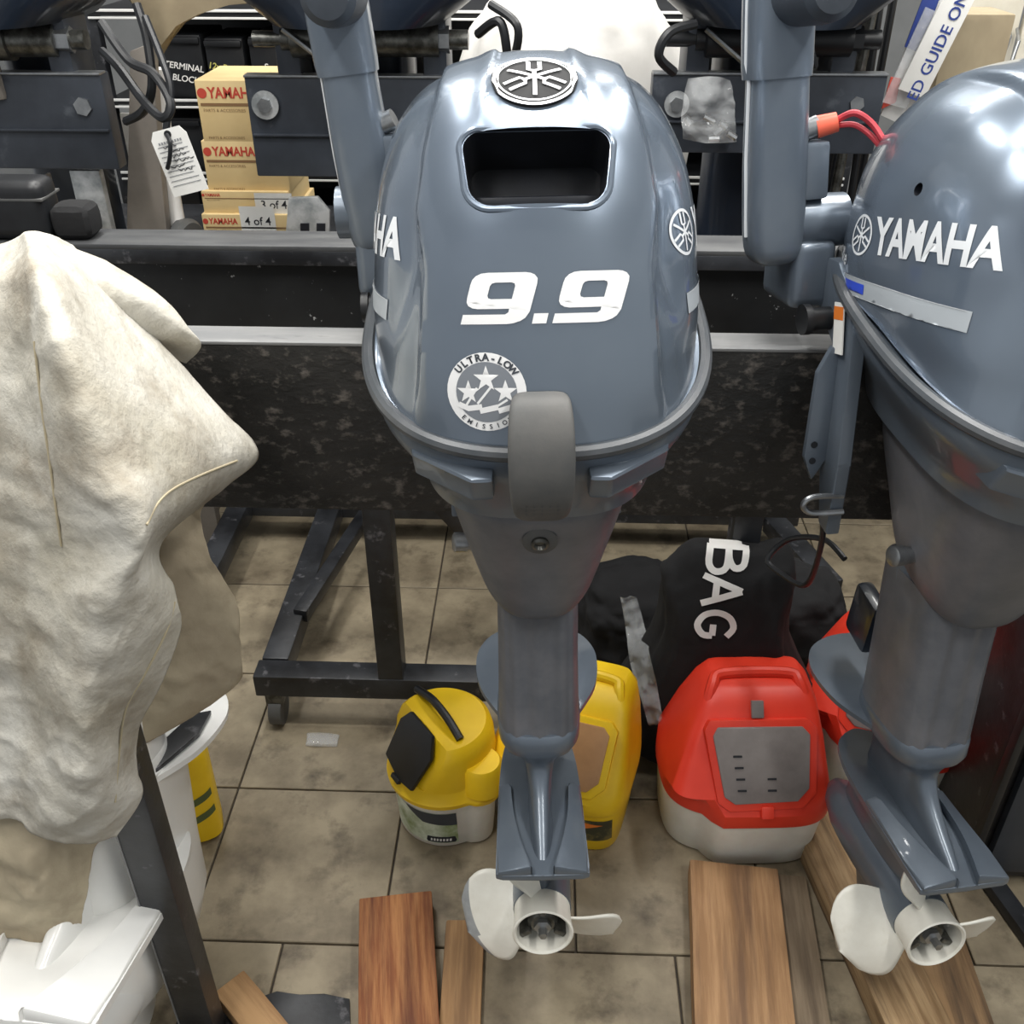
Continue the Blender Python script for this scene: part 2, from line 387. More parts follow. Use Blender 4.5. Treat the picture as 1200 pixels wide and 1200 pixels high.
# ------------------------------------------------------------------ outboard motor (local: x right, y forward, z up, origin on the steering axis at the cowl seam)
SL = 0.31
def hr(y): return SL * (0.2 + y)          # seam rises toward the front; y is forward
CT = [(0.0, .170, .199, .225), (.05, .1715, .1975, .226), (.10, .168, .191, .222), (.15, .164, .181, .214), (.20, .154, .165, .198), (.24, .139, .143, .176), (.27, .121, .116, .15), (.29, .101, .088, .122), (.304, .075, .056, .09), (.313, .044, .028, .055), (.317, .016, .01, .02)]
def cowl_mesh(N=144, K=9):
    tb = spline(CT, K); bm = bmesh.new(); rings = []
    for h, w_, a, f in tb:
        k = 1 - h / .317; nn = 2.55 - 0.35 * (h / .317)
        rings.append([bm.verts.new(p) for p in sring(w_, a, f, nn, 0, N, lambda x, y: h + k * hr(y))])
    for i in range(len(rings) - 1):
        for k in range(N): bm.faces.new((rings[i][k], rings[i][(k + 1) % N], rings[i + 1][(k + 1) % N], rings[i + 1][k]))
    bm.faces.new(rings[0][::-1]); bm.faces.new(rings[-1]); bm.normal_update()
    mv = []
    for v in bm.verts:
        x, y, z = abs(v.co.x), v.co.y, v.co.z
        xh = float(np.interp(z, [0, .1, .15, .2, .24, .30], [.112, .100, .096, .104, .096, .080]))
        aft = 1 - sm(-0.06, 0.07, y)
        d = 0.0095 * sm(xh, xh + .011, x) * (0.25 + .75 * sm(0.0, 0.06, z)) * (1 - 0.7 * sm(.0, .1, y))
        # flute beside the hood: a teardrop hollow running down the shoulder
        u = (z - 0.16) / 0.085; xc = xh + .026 - .018 * u
        d += 0.010 * math.exp(-((x - xc) / .015) ** 2) * math.exp(-u * u * 1.6) * aft
        # two short creases beside the badge
        if z > .255 and y < .03:
            xr = .036 + (0.3 - z) * .12
            d -= 0.0035 * sm(xr - .004, xr, x) * (1 - sm(xr, xr + .02, x)) * sm(.255, .285, z)
        mv.append(v.normal * -d)
    for v, q in zip(bm.verts, mv): v.co += q
    return bm

def build_motor(root, paint, casting, case, full=True):
    # --- cowl
    cm = cowl_mesh()
    cowl = obj('cowl', cm, [paint, 'hole'], root, smooth=50)
    bv = bvh_of(cowl)
    # intake opening, bored with a rounded block across the slope
    n = Vector((0, -.80, .60)).normalized(); c = Vector((0, -.144, .2315)); tz = Vector((0, .60, .80)).normalized()
    def rr(wt, wb, h, rad, N=6):
        pts = []
        for (sx, sz, a0) in ((1, 1, 0), (-1, 1, 90), (-1, -1, 180), (1, -1, 270)):
            ww = wt if sz > 0 else wb
            for k in range(N + 1):
                t = R(a0 + 90 * k / N); rd = rad if sz > 0 else rad * 1.6
                pts.append((sx * (ww - rd) + rd * math.cos(t), sz * (h - rd) + rd * math.sin(t)))
        return pts
    prof = rr(.062, .0585, .033, .014)
    cut = obj('cutter', loft([[c + n * s + Vector((1, 0, 0)) * p[0] * k + tz * p[1] * k for p in prof] for s, k in ((-.055, .93), (.06, 1.06))]), 'hole', None, smooth=0)
    hole = obj('cutter', cyl((-.2, .0, .205), (-.10, .0, .205), 0.006, 12), 'hole', None, smooth=0)
    cut.matrix_world = Matrix(); 
    for q in (cut, hole):
        md = cowl.modifiers.new('cut', 'BOOLEAN'); md.operation = 'DIFFERENCE'; md.object = q; md.solver = 'EXACT'
        md.material_mode = 'TRANSFER'; md.use_self = True
    # modifiers are evaluated with the root at the world origin
    keep = root.matrix_basis.copy(); root.matrix_basis = Matrix(); bpy.context.view_layer.update()
    bake_modifiers(cowl); root.matrix_basis = keep
    for q in (cut, hole): bpy.data.objects.remove(q)
    cowl.data.shade_smooth(); cowl.data.set_sharp_from_angle(angle=R(42))
    # lip round the intake
    lip = []
    for p in rr(.0645, .061, .0355, .0155, 8):
        o = c + Vector((1, 0, 0)) * p[0] + tz * p[1]; h = bv.ray_cast(o + n * .06, -n, .2)
        lip.append((h[0] if h[0] else o) + n * -.0006)
    obj('intake_rim', tube(lip + [lip[0], lip[1]], 0.0030, 8, cap=False), paint, cowl)
    obj('intake_floor', bbox(.104, .05, .012, (0, -.105, .197), bev=.003, rot=Matrix.Rotation(R(-8), 4, 'X')), 'hole', cowl)
    # badge
    ec, en = (0, -.078, .286), (0, -.50, .866)
    obj('badge', decal_solid(fill2d([circ(.037)]), bv, ec, (1, 0, 0), en, .0022), 'badge_black', cowl)
    decal('badge_ring', fill2d([circ(.0372), circ(.0345)]), 'badge_metal', bv, ec, (1, 0, 0), en, cowl, off=.0036)
    decal('badge_emblem', emblem2d(.0325, .05), 'badge_metal', bv, ec, (1, 0, 0), en, cowl, off=.0036)
    # power figure
    n9 = nine2d(); k = .042; sh = lambda mm: ([Vector((p.x + p.y * .22, p.y, 0)) for p in mm[0]], mm[1])
    a = move2d(sh(n9), dx=-.0665, dy=-.021, s=k, sx=1.32); b_ = move2d(sh(n9), dx=.0105, dy=-.021, s=k, sx=1.32)
    dot = move2d(sh(fill2d([[(0, 0), (.26, 0), (.26, .2), (0, .2)]])), dx=-.0065, dy=-.021, s=k, sx=1.1)
    decal('power_lettering', merge2d(a, b_, dot), 'white_vinyl', bv, (0.0, -.185, .133), (1, 0.0, 0), (0, -.97, .2), cowl)
    # emission badge
    sc_, su, sn = (-.046, -.19, .054), (1, 0, 0), (-.05, -.99, .08)
    decal('emission_sticker', fill2d([circ(.0345)]), 'white_vinyl', bv, sc_, su, sn, cowl)
    decal('sticker_field', fill2d([circ(.0265)]), 'grey_vinyl', bv, sc_, su, sn, cowl, off=.0011)
    decal('sticker_stars', merge2d(move2d(star2d(.0115), dy=.012), move2d(star2d(.0105), -.0155, 0), move2d(star2d(.0105), .0165, 0.001),
          stroke([(-.008, .004), (-.018, -.012)], .002), stroke([(.004, .005), (-.008, -.010)], .002), stroke([(.018, -.006), (.004, -.015)], .002),
          stroke([(-.0245, -.011), (-.016, -.0145), (-.004, -.0125)], .005), stroke([(-.006, -.0165), (.010, -.0125)], .005), stroke([(.010, -.016), (.0235, -.012)], .005)), 'white_vinyl', bv, sc_, su, sn, cowl, off=.0014)
    def arc(s, r_, size, flip, spread):
        ms = []
        for i, ch in enumerate(s):
            if ch == ' ': continue
            t = (i - (len(s) - 1) / 2) * spread
            if not flip: ms.append(move2d(text2d(ch, size, .04), r_ * math.sin(t), r_ * math.cos(t), -t))
            else: ms.append(move2d(text2d(ch, size, .02), r_ * math.sin(t), -r_ * math.cos(t), t))
        return merge2d(*ms)
    decal('sticker_text', merge2d(arc('ULTRA-LOW', .0302, .0085, False, R(12.5)), arc('EMISSION', .0306, .0058, True, R(12))), 'dark_vinyl', bv, sc_, su, sn, cowl, off=.0014)
    # side lettering, emblem and stripe, both sides
    for s in (-1, 1):
        u = Vector((0, -s * -1.0, 0))          # reading direction: left side reads toward the back
        u = Vector((0, -1, .12)) if s < 0 else Vector((0, 1, -.12)); nn = (s, -.36, .16)
        txt = text2d('YAMAHA', .049, .030, .78, space=1.0)
        off = .032 if s < 0 else .032
        cc = Vector((s * .16, -.014, .160))
        um = u.normalized(); vm = Vector(nn).normalized().cross(um)
        decal('side_lettering', move2d(txt, dx=off - .010), 'vinyl', bv, cc, u, nn, cowl)
        decal('side_emblem', move2d(emblem2d(.0205, .13), dx=-.083, dy=.001, sx=.95), 'vinyl', bv, cc, u, nn, cowl)
        y0, y1_ = .19, -.10
        def strip(a0, b0, d0, d1, e0=None, e1=None):
            pts = [(a0 + (b0 - a0) * t / 10) for t in range(11)]
            up = [(q, d0 + (e0 if e0 is not None else d0) * 0) for q in pts]; dn = [(q, d1) for q in pts]
            return fill2d([up + dn[::-1]])
        sgn = 1 if s < 0 else -1
        for nm, a0, b0, d0, d1, ml in (('side_stripe', -.17, .09, -.047, -.069, 'steel_vinyl'), ('stripe_edge', -.17, .085, -.047, -.0505, 'vinyl'), ('stripe_edge', -.17, .0, -.0655, -.069, 'vinyl'), ('stripe_accent', -.115, -.06, -.0515, -.0645, 'blue_vinyl')):
            decal(nm, move2d(strip(sgn * a0, sgn * b0, d0 + .000, d1 + .003), rot=-sgn * R(4)), ml, bv, cc, u, nn, cowl, off=.0008 if nm == 'side_stripe' else .0012)
        decal('stroke_lettering', move2d(text2d('4-stroke', .022, .02, 1.0, .3), dx=-sgn * .150, dy=-.022, rot=-sgn * R(4)), 'vinyl', bv, cc, u, nn, cowl)
    # --- rubber seam, lower cowling
    bm = bmesh.new(); N = 120
    ctr = sring(.170, .200, .226, 2.55, 0, N, lambda x, y: -.002 + hr(y))
    tube(ctr + ctr[:2], .0075, 10, bm, cap=False)
    obj('seam_gasket', bm, 'gasket', root)
    tb = spline([(-.004, 1, .166, .195, .22, 2.8), (-.028, 1, .163, .192, .216, 2.8), (-.055, .95, .147, .178, .205, 2.8), (-.080, .80, .128, .163, .19, 2.9), (-.097, .62, .120, .153, .18, 3)], 4)
    obj('lower_cowling', loft([sring(w_, a_, f_, nn, 0, 72, lambda x, y: hb + kk * hr(y)) for hb, kk, w_, a_, f_, nn in tb]), casting, root, smooth=40)
    for s in (-1, 1):      # faceted ledges either side of the latch
        pts = [(s * .043, -.206), (s * .062, -.207), (s * .118, -.165), (s * .125, -.11), (s * .04, -.12)]
        b = prism([(x, y, -.020 + hr(y) * .8) for x, y in pts], (0, 0, -.030), bev=.0035)
        for v in b.verts:
            if v.co.z < -.035: v.co.y += .018 * (1 if abs(v.co.x) < .13 else .4); 
        obj('cowling_ledge', b, casting, root, smooth=30)
    # --- latch
    pth = spline([(.196, .049), (.209, .043), (.220, .020), (.223, -.010), (.216, -.038), (.201, -.058), (.190, -.064)], 5); rg = []
    for i, (a_, h_) in enumerate(pth):
        t = i / (len(pth) - 1); wd = (.0225 + .0065 * math.sin(PI * min(1, t * 1.15)) ** .7) * (1 - .12 * sm(.8, 1, t)) ; th = .007
        d = np.array(pth[min(i + 1, len(pth) - 1)]) - np.array(pth[max(i - 1, 0)]); d /= np.linalg.norm(d)
        nn = np.array([-d[1], d[0]]) * (1 if d[1] < 0 else 1); ring = []
        for k in range(28):
            q = 2 * PI * k / 28; C, S = math.cos(q), math.sin(q)
            x = wd * math.copysign(abs(C) ** .45, C); o = th * math.copysign(abs(S) ** .6, S)
            ring.append(Vector((x, -(a_ + nn[0] * o), h_ + nn[1] * o)))
        rg.append(ring)
    lt = obj('cowl_latch', loft(rg), 'rubber', root, smooth=60)
    lb = bvh_of(lt); dots = merge2d(*[fill2d([circ(.0009, 8, (x * .007, y * .006))]) for y in range(3) for x in range(-2, 3)])
    decal('grip_dot', move2d(dots, dy=-.006), 'dark_vinyl', lb, (0, -.21, -.045), (1, 0, 0), (0, -1, -.3), lt, L=.02)
    # --- housings
    tb = spline([(-.076, .103, .136, .17, 3), (-.10, .101, .131, .165, 3), (-.15, .092, .106, .155, 3), (-.20, .081, .080, .14, 3), (-.262, .066, .050, .125, 3), (-.290, .054, .036, .118, 2.8), (-.303, .044, .022, .11, 2.6)], 5)
    def uz(h0): return lambda x, y: h0 + (.25 * (y + .1) if h0 < -.09 else 0.10 * (y + .13))
    up = obj('upper_case', loft([sring(w_, a_, f_, nn, 0, 64, uz(h)) for h, w_, a_, f_, nn in tb]), case, root, smooth=50)
    ub = bvh_of(up)
    h = ub.ray_cast(Vector((0, -.4, -.128)), Vector((0, 1, 0)), 1)[0] or Vector((0, -.12, -.128))
    nv = Vector((0, -.9, -.3))
    obj('drain_boss', lathe([(.0, 0), (.017, 0), (.018, .003), (.014, .005), (.0, .005)], 28, mx=Matrix.Translation(h) @ nv.to_track_quat('Z', 'Y').to_matrix().to_4x4()), 'rubber', up)
    obj('drain_screw', lathe([(0, 0), (.009, 0), (.009, .008), (.006, .0095), (.004, .006), (.0, .006)], 20, mx=Matrix.Translation(h) @ nv.to_track_quat('Z', 'Y').to_matrix().to_4x4()), 'dark_steel', up)
    obj('flush_plug', lathe([(0, -.02), (.010, -.02), (.010, .012), (.012, .012), (.012, .026), (.009, .028), (0, .028)], 20, mx=Matrix.Translation((-.072, .03, -.208)) @ Vector((-1, -.2, .1)).to_track_quat('Z', 'Y').to_matrix().to_4x4()), 'steel', up)
    # fluted leg
    def legring(w_, a_, f_, z):
        r_ = sring(w_, a_, f_, 3.2, z, 96); out = []
        for p in r_:
            fl_ = 0
            if p.y < -a_ + .03: fl_ = .006 * (.5 + .5 * math.cos(2 * PI * p.x / .030 + PI)) * (1 - sm(.035, .042, abs(p.x)))
            out.append(Vector((p.x, p.y + fl_, p.z)))
        return out
    leg = obj('leg', loft([legring(.050, .012, .15, -.26), legring(.051, .006, .15, -.38), legring(.053, .003, .15, -.478)]), case, root, smooth=60)
    obj('leg_collar', loft([sring(w_, a_, f_, 3, z, 64) for z, w_, a_, f_ in ((-.474, .0525, .002, .15), (-.478, .055, .005, .153), (-.500, .0545, .005, .153), (-.509, .050, .001, .15))]), casting, leg, smooth=40)
    # splash plate (rounded wings ahead of the collar)
    o2 = [(.046, .062), (.062, .09), (.080, .13), (.087, .175), (.084, .215), (.066, .25), (.035, .27), (0, .276)]
    ol = spline([(x, y, 0) for x, y in o2], 4); ol = ol + [np.array([-p[0], p[1], 0]) for p in ol[::-1][1:]]
    b = prism([(p[0], p[1], -.498 + .06 * p[1]) for p in ol], (0, 0, -.007), bev=.002)
    obj('splash_plate', b, casting, root, smooth=30)
    # lower unit
    rg = []
    for h_, w_, a_, f_ in spline([(-.504, .050, .0, .15), (-.516, .043, -.006, .15), (-.536, .026, -.012, .15), (-.56, .0185, .004, .15), (-.585, .0165, .034, .152), (-.603, .0155, .062, .156), (-.618, .0165, .084, .16)], 5):
        rg.append(sring(w_, a_, f_, 2.6, h_, 48))
    lu = obj('lower_unit', loft(rg), casting, root, smooth=60)
    ol = spline([(.059, -.095, 0), (.058, -.02, 0), (.056, .07, 0), (.050, .14, 0), (.034, .19, 0), (0, .212, 0)], 5)
    rt = [(.052, -.0975), (.0575, -.0955)]
    ol = [np.array([0.0, -.0985, 0]), np.array([.05, -.098, 0])] + ol
    ol = ol + [np.array([-p[0], p[1], 0]) for p in ol[::-1][1:-1]]
    obj('cavitation_plate', prism([(p[0], p[1], -.611) for p in ol], (0, 0, -.009), bev=.0025), casting, root, smooth=30)
    # raised flutes on the plate beside the strut
    for s in (-1, 1):
        inn = spline([(s * .040, .06, 0), (s * .036, .0, 0), (s * .027, -.05, 0), (s * .016, -.090, 0), (s * .0135, -.0978, 0)], 4)
        out = [(s * .0565, -.0978), (s * .0575, -.05), (s * .056, .06)]
        wp = [(p[0], p[1], -.613) for p in inn] + [(x, y, -.613) for x, y in out]
        b = prism(wp, (0, 0, .016), bev=.003)
        for v in b.verts:
            if v.co.z > -.606: v.co.z -= .010 * max(0, (abs(v.co.x) - .03) / .028)
        obj('plate_wing', b, casting, root, smooth=30)
    bm = lathe([(0, -.245), (.014, -.238), (.028, -.215), (.038, -.175), (.041, -.13), (.041, -.02), (.0395, .03), (.0, .03)], 32, mx=Matrix.Translation((0, 0, -.745)) @ Matrix.Rotation(R(90), 4, 'X'))
    loft([sring(.017, .05, .17, 2.4, -.612, 32), sring(.018, .035, .19, 2.4, -.66, 32), sring(.022, .03, .2, 2.4, -.72, 32)], bm)
    loft([sring(.012, .02, .16, 2.2, -.775, 32), sring(.006, -.01, .13, 2.2, -.85, 32), sring(.003, -.03, .10, 2.2, -.885, 32)], bm)
    obj('gearcase', bm, casting, root, smooth=50)
    # --- propeller
    mx = Matrix.Translation((0, 0, -.745)) @ Matrix.Rotation(R(90), 4, 'X')       # lathe z -> aft (-y)
    pr = obj('propeller', lathe([(.0, -.028), (.036, -.028), (.038, .0), (.0385, .05), (.040, .066), (.0408, .070), (.0385, .0715), (.0355, .069), (.034, .03), (.0, .03)], 48, mx=mx), 'prop', root)
    bm = lathe([(.0, .02), (.021, .02), (.020, .052), (.016, .056), (0, .056)], 28, mx=mx)
    for k in range(3):
        t = R(90 + 120 * k); bm = bbox(.016, .030, .008, (.0265 * math.cos(t), -.045, -.745 + .0265 * math.sin(t)), bev=.002, bm=bm, rot=Matrix.Rotation(-t, 4, 'Y'))
    obj('hub_insert', bm, 'dark_steel', pr)
    obj('propeller_nut', lathe([(0, .05), (.012, .05), (.012, .062), (.006, .064), (.0055, .076), (.0, .077)], 6, mx=mx), 'steel', pr)
    for k, th0 in enumerate((198, 78, -42)):
        bm = bmesh.new(); g = []; NR, NS = 16, 18; r0, r1 = .033, .117
        for i in range(NR + 1):
            u_ = i / NR; r_ = r0 + (r1 - r0) * u_; sp = R(43) * (max(0, 1 - u_ ** 3.2)) ** .5 * (.82 + .32 * u_); row = []
            for j in range(NS + 1):
                s_ = -1 + 2 * j / NS; t = R(th0) + s_ * sp + R(10) * u_ ** 1.5
                ax = .012 + .048 * (s_ * sp) + .006 * math.sin(PI * (s_ + 1) / 2)
                row.append(bm.verts.new((r_ * math.cos(t), -ax, -.745 + r_ * math.sin(t))))
            g.append(row)
        for i in range(NR):
            for j in range(NS):
                f = bm.faces.new((g[i][j], g[i][j + 1], g[i + 1][j + 1], g[i + 1][j]))
                f.material_index = 1 if (k == 0 and (i >= NR - 2 or (i >= NR - 3 and j < NS * .6))) else 0
        bl = obj('blade', bm, ['prop', 'prop_bare'], pr, smooth=60)
        md = bl.modifiers.new('thick', 'SOLIDIFY'); md.thickness = .0035; md.offset = 0
    if not full: return
    # --- clamp bracket and swivel in front of the transom board
    for s in (-1, 1):
        pts = [(-.16 + .0, -.0), (.0, .0)]
        prof_ = [(.095, .10), (.115, .115), (.14, .115), (.155, .09), (.150, .055), (.102, .030), (.098, -.12), (.085, -.185), (.06, -.19), (.055, -.1), (.06, .05)]
        b = prism([(s * .148, y, z) for y, z in prof_], (s * .016, 0, 0), bev=.003)
        cb = obj('clamp_bracket', b, casting, root, smooth=30)
        fl_ = prism([(s * .160, .094, .02), (s * .160, .094, -.10), (s * .178, .094, -.13), (s * .190, .094, -.10), (s * .186, .094, .0), (s * .172, .094, .03)], (0, -.008, 0), bev=.002)
        obj('bracket_flange', fl_, casting, cb, smooth=30)
        for z in (-.085, -.105): obj('bolt_hole', cyl((s * .180, .0855, z), (s * .180, .0848, z), .004, 12), 'hole', cb)
    obj('swivel_bracket', loft([sring(.05, -.06, .115, 3, z, 32) for z in (-.02, -.16, -.30)]), casting, root, smooth=50)
    bm = cyl((-.155, .12, .052), (-.188, .12, .052), .013, 20); cyl((-.188, .12, .052), (-.196, .12, .052), .017, 20, bm=bm)
    obj('tilt_rod_nut', bm, 'black', root)
    obj('lever_hook', tube(spline([(-.150, .06, -.140), (-.188, .055, -.136), (-.199, .055, -.145), (-.188, .055, -.156), (-.150, .055, -.158)], 6), .0035, 8), 'steel', root)
    obj('shift_cover', bbox(.024, .06, .085, (-.020, .192, -.40), bev=.008, rot=Matrix.Rotation(R(12), 4, 'X')), 'navy', root)
    st = obj('warning_sticker', bbox(.0015, .022, .055, (-.1685, .085, .050), bev=0, rot=Matrix.Rotation(R(-10), 4, 'X')), 'paper', root, smooth=0)
    obj('sticker_band', bbox(.0018, .022, .014, (-.1686, .088, .066), bev=0, rot=Matrix.Rotation(R(-10), 4, 'X')), 'orange', st, smooth=0)
    # --- steering handle folded straight up
    bm = bbox(.05, .09, .075, (-.178, .185, .095), bev=.012, seg=3)
    cyl((-.14, .17, .15), (-.222, .17, .15), .029, 28, bm=bm)
    obj('handle_bracket', bm, casting, root, smooth=40)
    th = bpy.data.objects.new('tiller_handle', None)
    rg = []
    for z, wx, wy, cx in spline([(-.052, .012, .014, 0), (-.045, .024, .026, 0), (-.02, .030, .030, 0), (.06, .031, .031, 0), (.12, .0295, .031, 0), (.145, .0295, .031, 0), (.151, .033, .034, -.001), (.30, .032, .033, -.001), (.36, .030, .032, 0), (.375, .022, .024, 0)], 3):
        rg.append(sring(wx, wy, wy, 3.4, z, 40, cx=cx))
    b = loft(rg)
    th = obj('tiller_handle', b, casting, root, smooth=45, loc=(-.222, .165, .158))
    obj('tiller_edge_highlight', tube([(-.030, .0, -.02), (-.0315, .0, .06), (-.030, .0, .142), (-.0335, .0, .155), (-.033, .0, .34)], .0025, 8), 'vinyl', th)  # highlight along the handle's left edge, modelled as a pale line
    g_ = obj('tiller_grip', lathe([(0, 0), (.020, .002), (.027, .010), (.029, .03), (.030, .08), (.028, .10), (0, .105)], 32), 'grip', th, loc=(0.008, -.115, .212), rot=(R(-88), 0, 0))
    cl = obj('switch_holder', bbox(.030, .03, .060, (.038, -.008, .045), bev=.006, taper=1.0), casting, th)
    obj('switch_socket', cyl((.028, -.01, .085), (.042, -.012, .09), .011, 16), 'steel', th)
    kc = obj('kill_switch_clip', cyl((.040, -.012, .088), (.060, -.018, .092), .0115, 20, r2=.010), 'coral', th)
    pp = spline([(.058, -.018, .093), (.072, -.03, .100), (.088, -.035, .090), (.097, -.045, .074), (.103, -.05, .060), (.102, -.052, .044), (.094, -.052, .034), (.086, -.052, .034), (.090, -.052, .041), (.098, -.052, .047)], 6)
    obj('lanyard', tube(pp, .0035, 8), 'lanyard', kc)
    pp = spline([(.058, -.015, .088), (.075, -.026, .088), (.090, -.036, .076), (.100, -.046, .060)], 6)
    obj('lanyard', tube(pp, .003, 8), 'lanyard', kc)

def decal_solid(m2, bvh, c, u, n, th):
    """a thin disc that follows the surface below it"""
    u = Vector(u).normalized(); n = Vector(n).normalized(); v = n.cross(u); c = Vector(c); bm = bmesh.new()
    N = 40; r = max(p.length for p in m2[0]); rows = []
    for kind, rad in (('b', r), ('t', r), ('t', r * .8), ('t', r * .5), ('t', r * .02)):
        row = []
        for k in range(N):
            a = 2 * PI * k / N; o = c + u * rad * math.cos(a) + v * rad * math.sin(a); h = bvh.ray_cast(o + n * .1, -n, .3)
            q = h[0] if h[0] else o
            row.append(bm.verts.new(q + n * (th if kind == 't' else -.003)))
        rows.append(row)
    for i in range(4):
        for k in range(N): bm.faces.new((rows[i][k], rows[i][(k + 1) % N], rows[i + 1][(k + 1) % N], rows[i + 1][k]))
    bm.faces.new(rows[-1]); return bm

MOTOR = P(628, 445, D=.95); MOTOR.z = .95
m1 = thing('outboard_motor', 'complete grey outboard motor in the centre marked 9.9, its back to the viewer', 'outboard motor', MOTOR, (R(-7), R(-1.2), R(2.2)), 'grey outboard motors on the near transom board')
build_motor(m1, 'paint', 'paint2', 'case')
m2_ = copy_tree(m1)
m2_.location = MOTOR + Vector((.508, 0, 0)); m2_.rotation_euler = (R(-7), R(-.3), R(10))
m2_['label'] = 'grey outboard motor cut off by the right edge, side lettering and blue stripe showing'
for r_, tl in ((m1, (2, -5)), (m2_, (-2, -3))):
    for ch in list(r_.children):
        if ch.name.startswith('tiller_handle'): ch.rotation_euler = (R(tl[0]), R(tl[1]), 0)
        if r_ is m1:
            if ch.name.startswith('lever_hook'): bpy.data.objects.remove(ch); continue
            if ch.name.startswith('tiller_handle'):
                for g_ in list(ch.children):
                    if g_.name.startswith('kill_switch'):
                        for h_ in list(g_.children): bpy.data.objects.remove(h_)
                        bpy.data.objects.remove(g_)
            if ch.name.startswith('clamp_bracket'): ch.scale.x = .62
            if ch.name.startswith('tiller_handle'): ch.location.x = -.182

for g_ in [c for p_ in m2_.children if p_.name.startswith('propeller') for c in p_.children if c.name.startswith('blade')]:
    g_.material_slots[1].link = 'OBJECT'; g_.material_slots[1].material = M['prop']
# white motor under the tarp
mw = thing('outboard_motor', 'white outboard motor at the left, its head hidden under the canvas cover', 'outboard motor', (-.548, .915, 1.03), (R(-15), 0, R(-4)))
build_motor(mw, 'white_gel', 'white_gel', 'white_gel', full=False)
mw.scale = (1.2, 1.2, 1.2)
for ch in list(mw.children):
    if ch.name.split('.')[0] in ('cowl_latch', 'cowling_ledge', 'seam_gasket', 'cowl', 'lower_cowling', 'upper_case'):
        for g_ in list(ch.children): bpy.data.objects.remove(g_)
        bpy.data.objects.remove(ch)
    elif ch.name.startswith('propeller'):
        for g_ in list(ch.children):
            if g_.name.startswith('blade'): bpy.data.objects.remove(g_)
    elif ch.name.startswith(('cavitation_plate', 'plate_wing')): ch.scale = (1.45, 1.0, 1); ch.location.y = -.035
obj('flange_pad', prism([(x, y, -.4965 + .06 * y) for x, y in ((.040, .075), (.056, .085), (.074, .155), (.070, .20), (.050, .19), (.040, .13))], (0, 0, .006), bev=.0015), 'stand', mw, smooth=30)
obj('leg_fairing', loft([sring(w_, a_, f_, 2.6, z, 48) for z, w_, a_, f_ in ((-.49, .058, .01, .20), (-.56, .054, .0, .215), (-.64, .054, .0, .225), (-.72, .055, .0, .240), (-.765, .045, .0, .235), (-.79, .02, .0, .20))]), 'white_gel', mw, smooth=50)

# ------------------------------------------------------------------ the stand that carries the near motors
def stand():
    t = thing('motor_stand', 'black steel motor stand on casters with long scuffed transom boards', 'motor stand', (0, 1.25, 0))
    inv = Vector((0, 1.25, 0))
    def L(p): return Vector(p) - inv
    x0, x1 = P(-90, 500, D=1.05).x, P(1330, 500, D=1.05).x
    z1 = .941
    zb = P(600, 602, D=1.052).z; y0 = P(640, 600, D=1.052).y
    fb = obj('front_board', bbox(x1 - x0, .045, z1 - zb, L(((x0 + x1) / 2, y0 + .0225, (z1 + zb) / 2)), bev=.002), 'board', t)
    obj('board_edge', bbox(x1 - x0, .047, .004, L(((x0 + x1) / 2, y0 + .0225, z1 + .002)), bev=.001), 'board_top', fb)
    yr = y0 + .36
    rb = obj('rear_board', bbox(x1 - x0 + .3, .04, .22, L(((x0 + x1) / 2, yr + .02, .83)), bev=.002), 'rear_board', t)
    obj('board_lip', bbox(x1 - x0 + .3, .075, .008, L(((x0 + x1) / 2, yr + .016, .944)), bev=.002), 'lip', rb)
    obj('board_lip', bbox(x1 - x0 + .3, .012, .022, L(((x0 + x1) / 2, yr - .016, .930)), bev=.002), 'stand', rb)
    s = .05
    pz = .105
    # base frame
    a = P(300, 800, z=pz); b = P(1010, 806, z=pz)
    yb = P(460, 798, z=pz).y
    def rail(nm, p, q, wd=.05, hh=.05): obj(nm, bar(L(p), L(q), wd, hh, .004), 'stand', t)
    xl = P(300, 798, z=pz).x + .03
    rail('base_rail', (xl - .03, yb, pz), (.62, yb, pz))
    rail('base_rail', (xl, yb + .03, pz - .002), (xl, yb + .95, pz - .002), .052, .05)
    q = P(278, 705, z=pz); q2 = P(338, 612, z=pz)
    rail('base_rail', (xl - .22, q.y, pz), (xl - .22, q.y + 1.0, pz), .05, .05)
    rail('cross_rail', (xl - .25, yb + .62, pz), (.62, yb + .62, pz), .05, .045)
    p1, p2 = P(352, 722, z=pz + .02), P(428, 604, D=1.95)
    rail('brace', p1, p2, .03, .03)
    px_ = P(461, 780, z=.13)
    for xx in (px_.x, P(842, 780, z=.13).x):
        rail('post', (xx, yb + .0, .12), (xx, yb + .0, .80), .048, .046)
    xs = px_.x
    rail('brace', (xs + .03, yb, .62), (xs + .25, yb, .34), .04, .035)
    rail('brace', P(975, 690, z=pz), P(905, 612, z=pz), .05, .04)
    for xx in (px_.x, P(842, 780, z=.13).x): rail('cross_arm', (xx, y0 + .05, .775), (xx, yr, .775), .05, .05)
    for (cx_, cy_) in ((P(324, 832, z=.04).x, yb), (.58, yb), (xl, yb + .9), (xl - .22, yb + 1.2), (.58, yb + .62)):
        c = obj('caster', bbox(.034, .05, .03, L((cx_, cy_, .07)), bev=.004), 'dark_steel', t)
        obj('caster_wheel', cyl(L((cx_ - .012, cy_ - .005, .034)), L((cx_ + .012, cy_ - .005, .034)), .034, 24), 'rubber', c)
        obj('caster_stem', cyl(L((cx_, cy_, .07)), L((cx_, cy_, .09)), .012, 12), 'steel', c)
    return y0, yr, yb, xl
Y0, YR, YB, XL = stand()
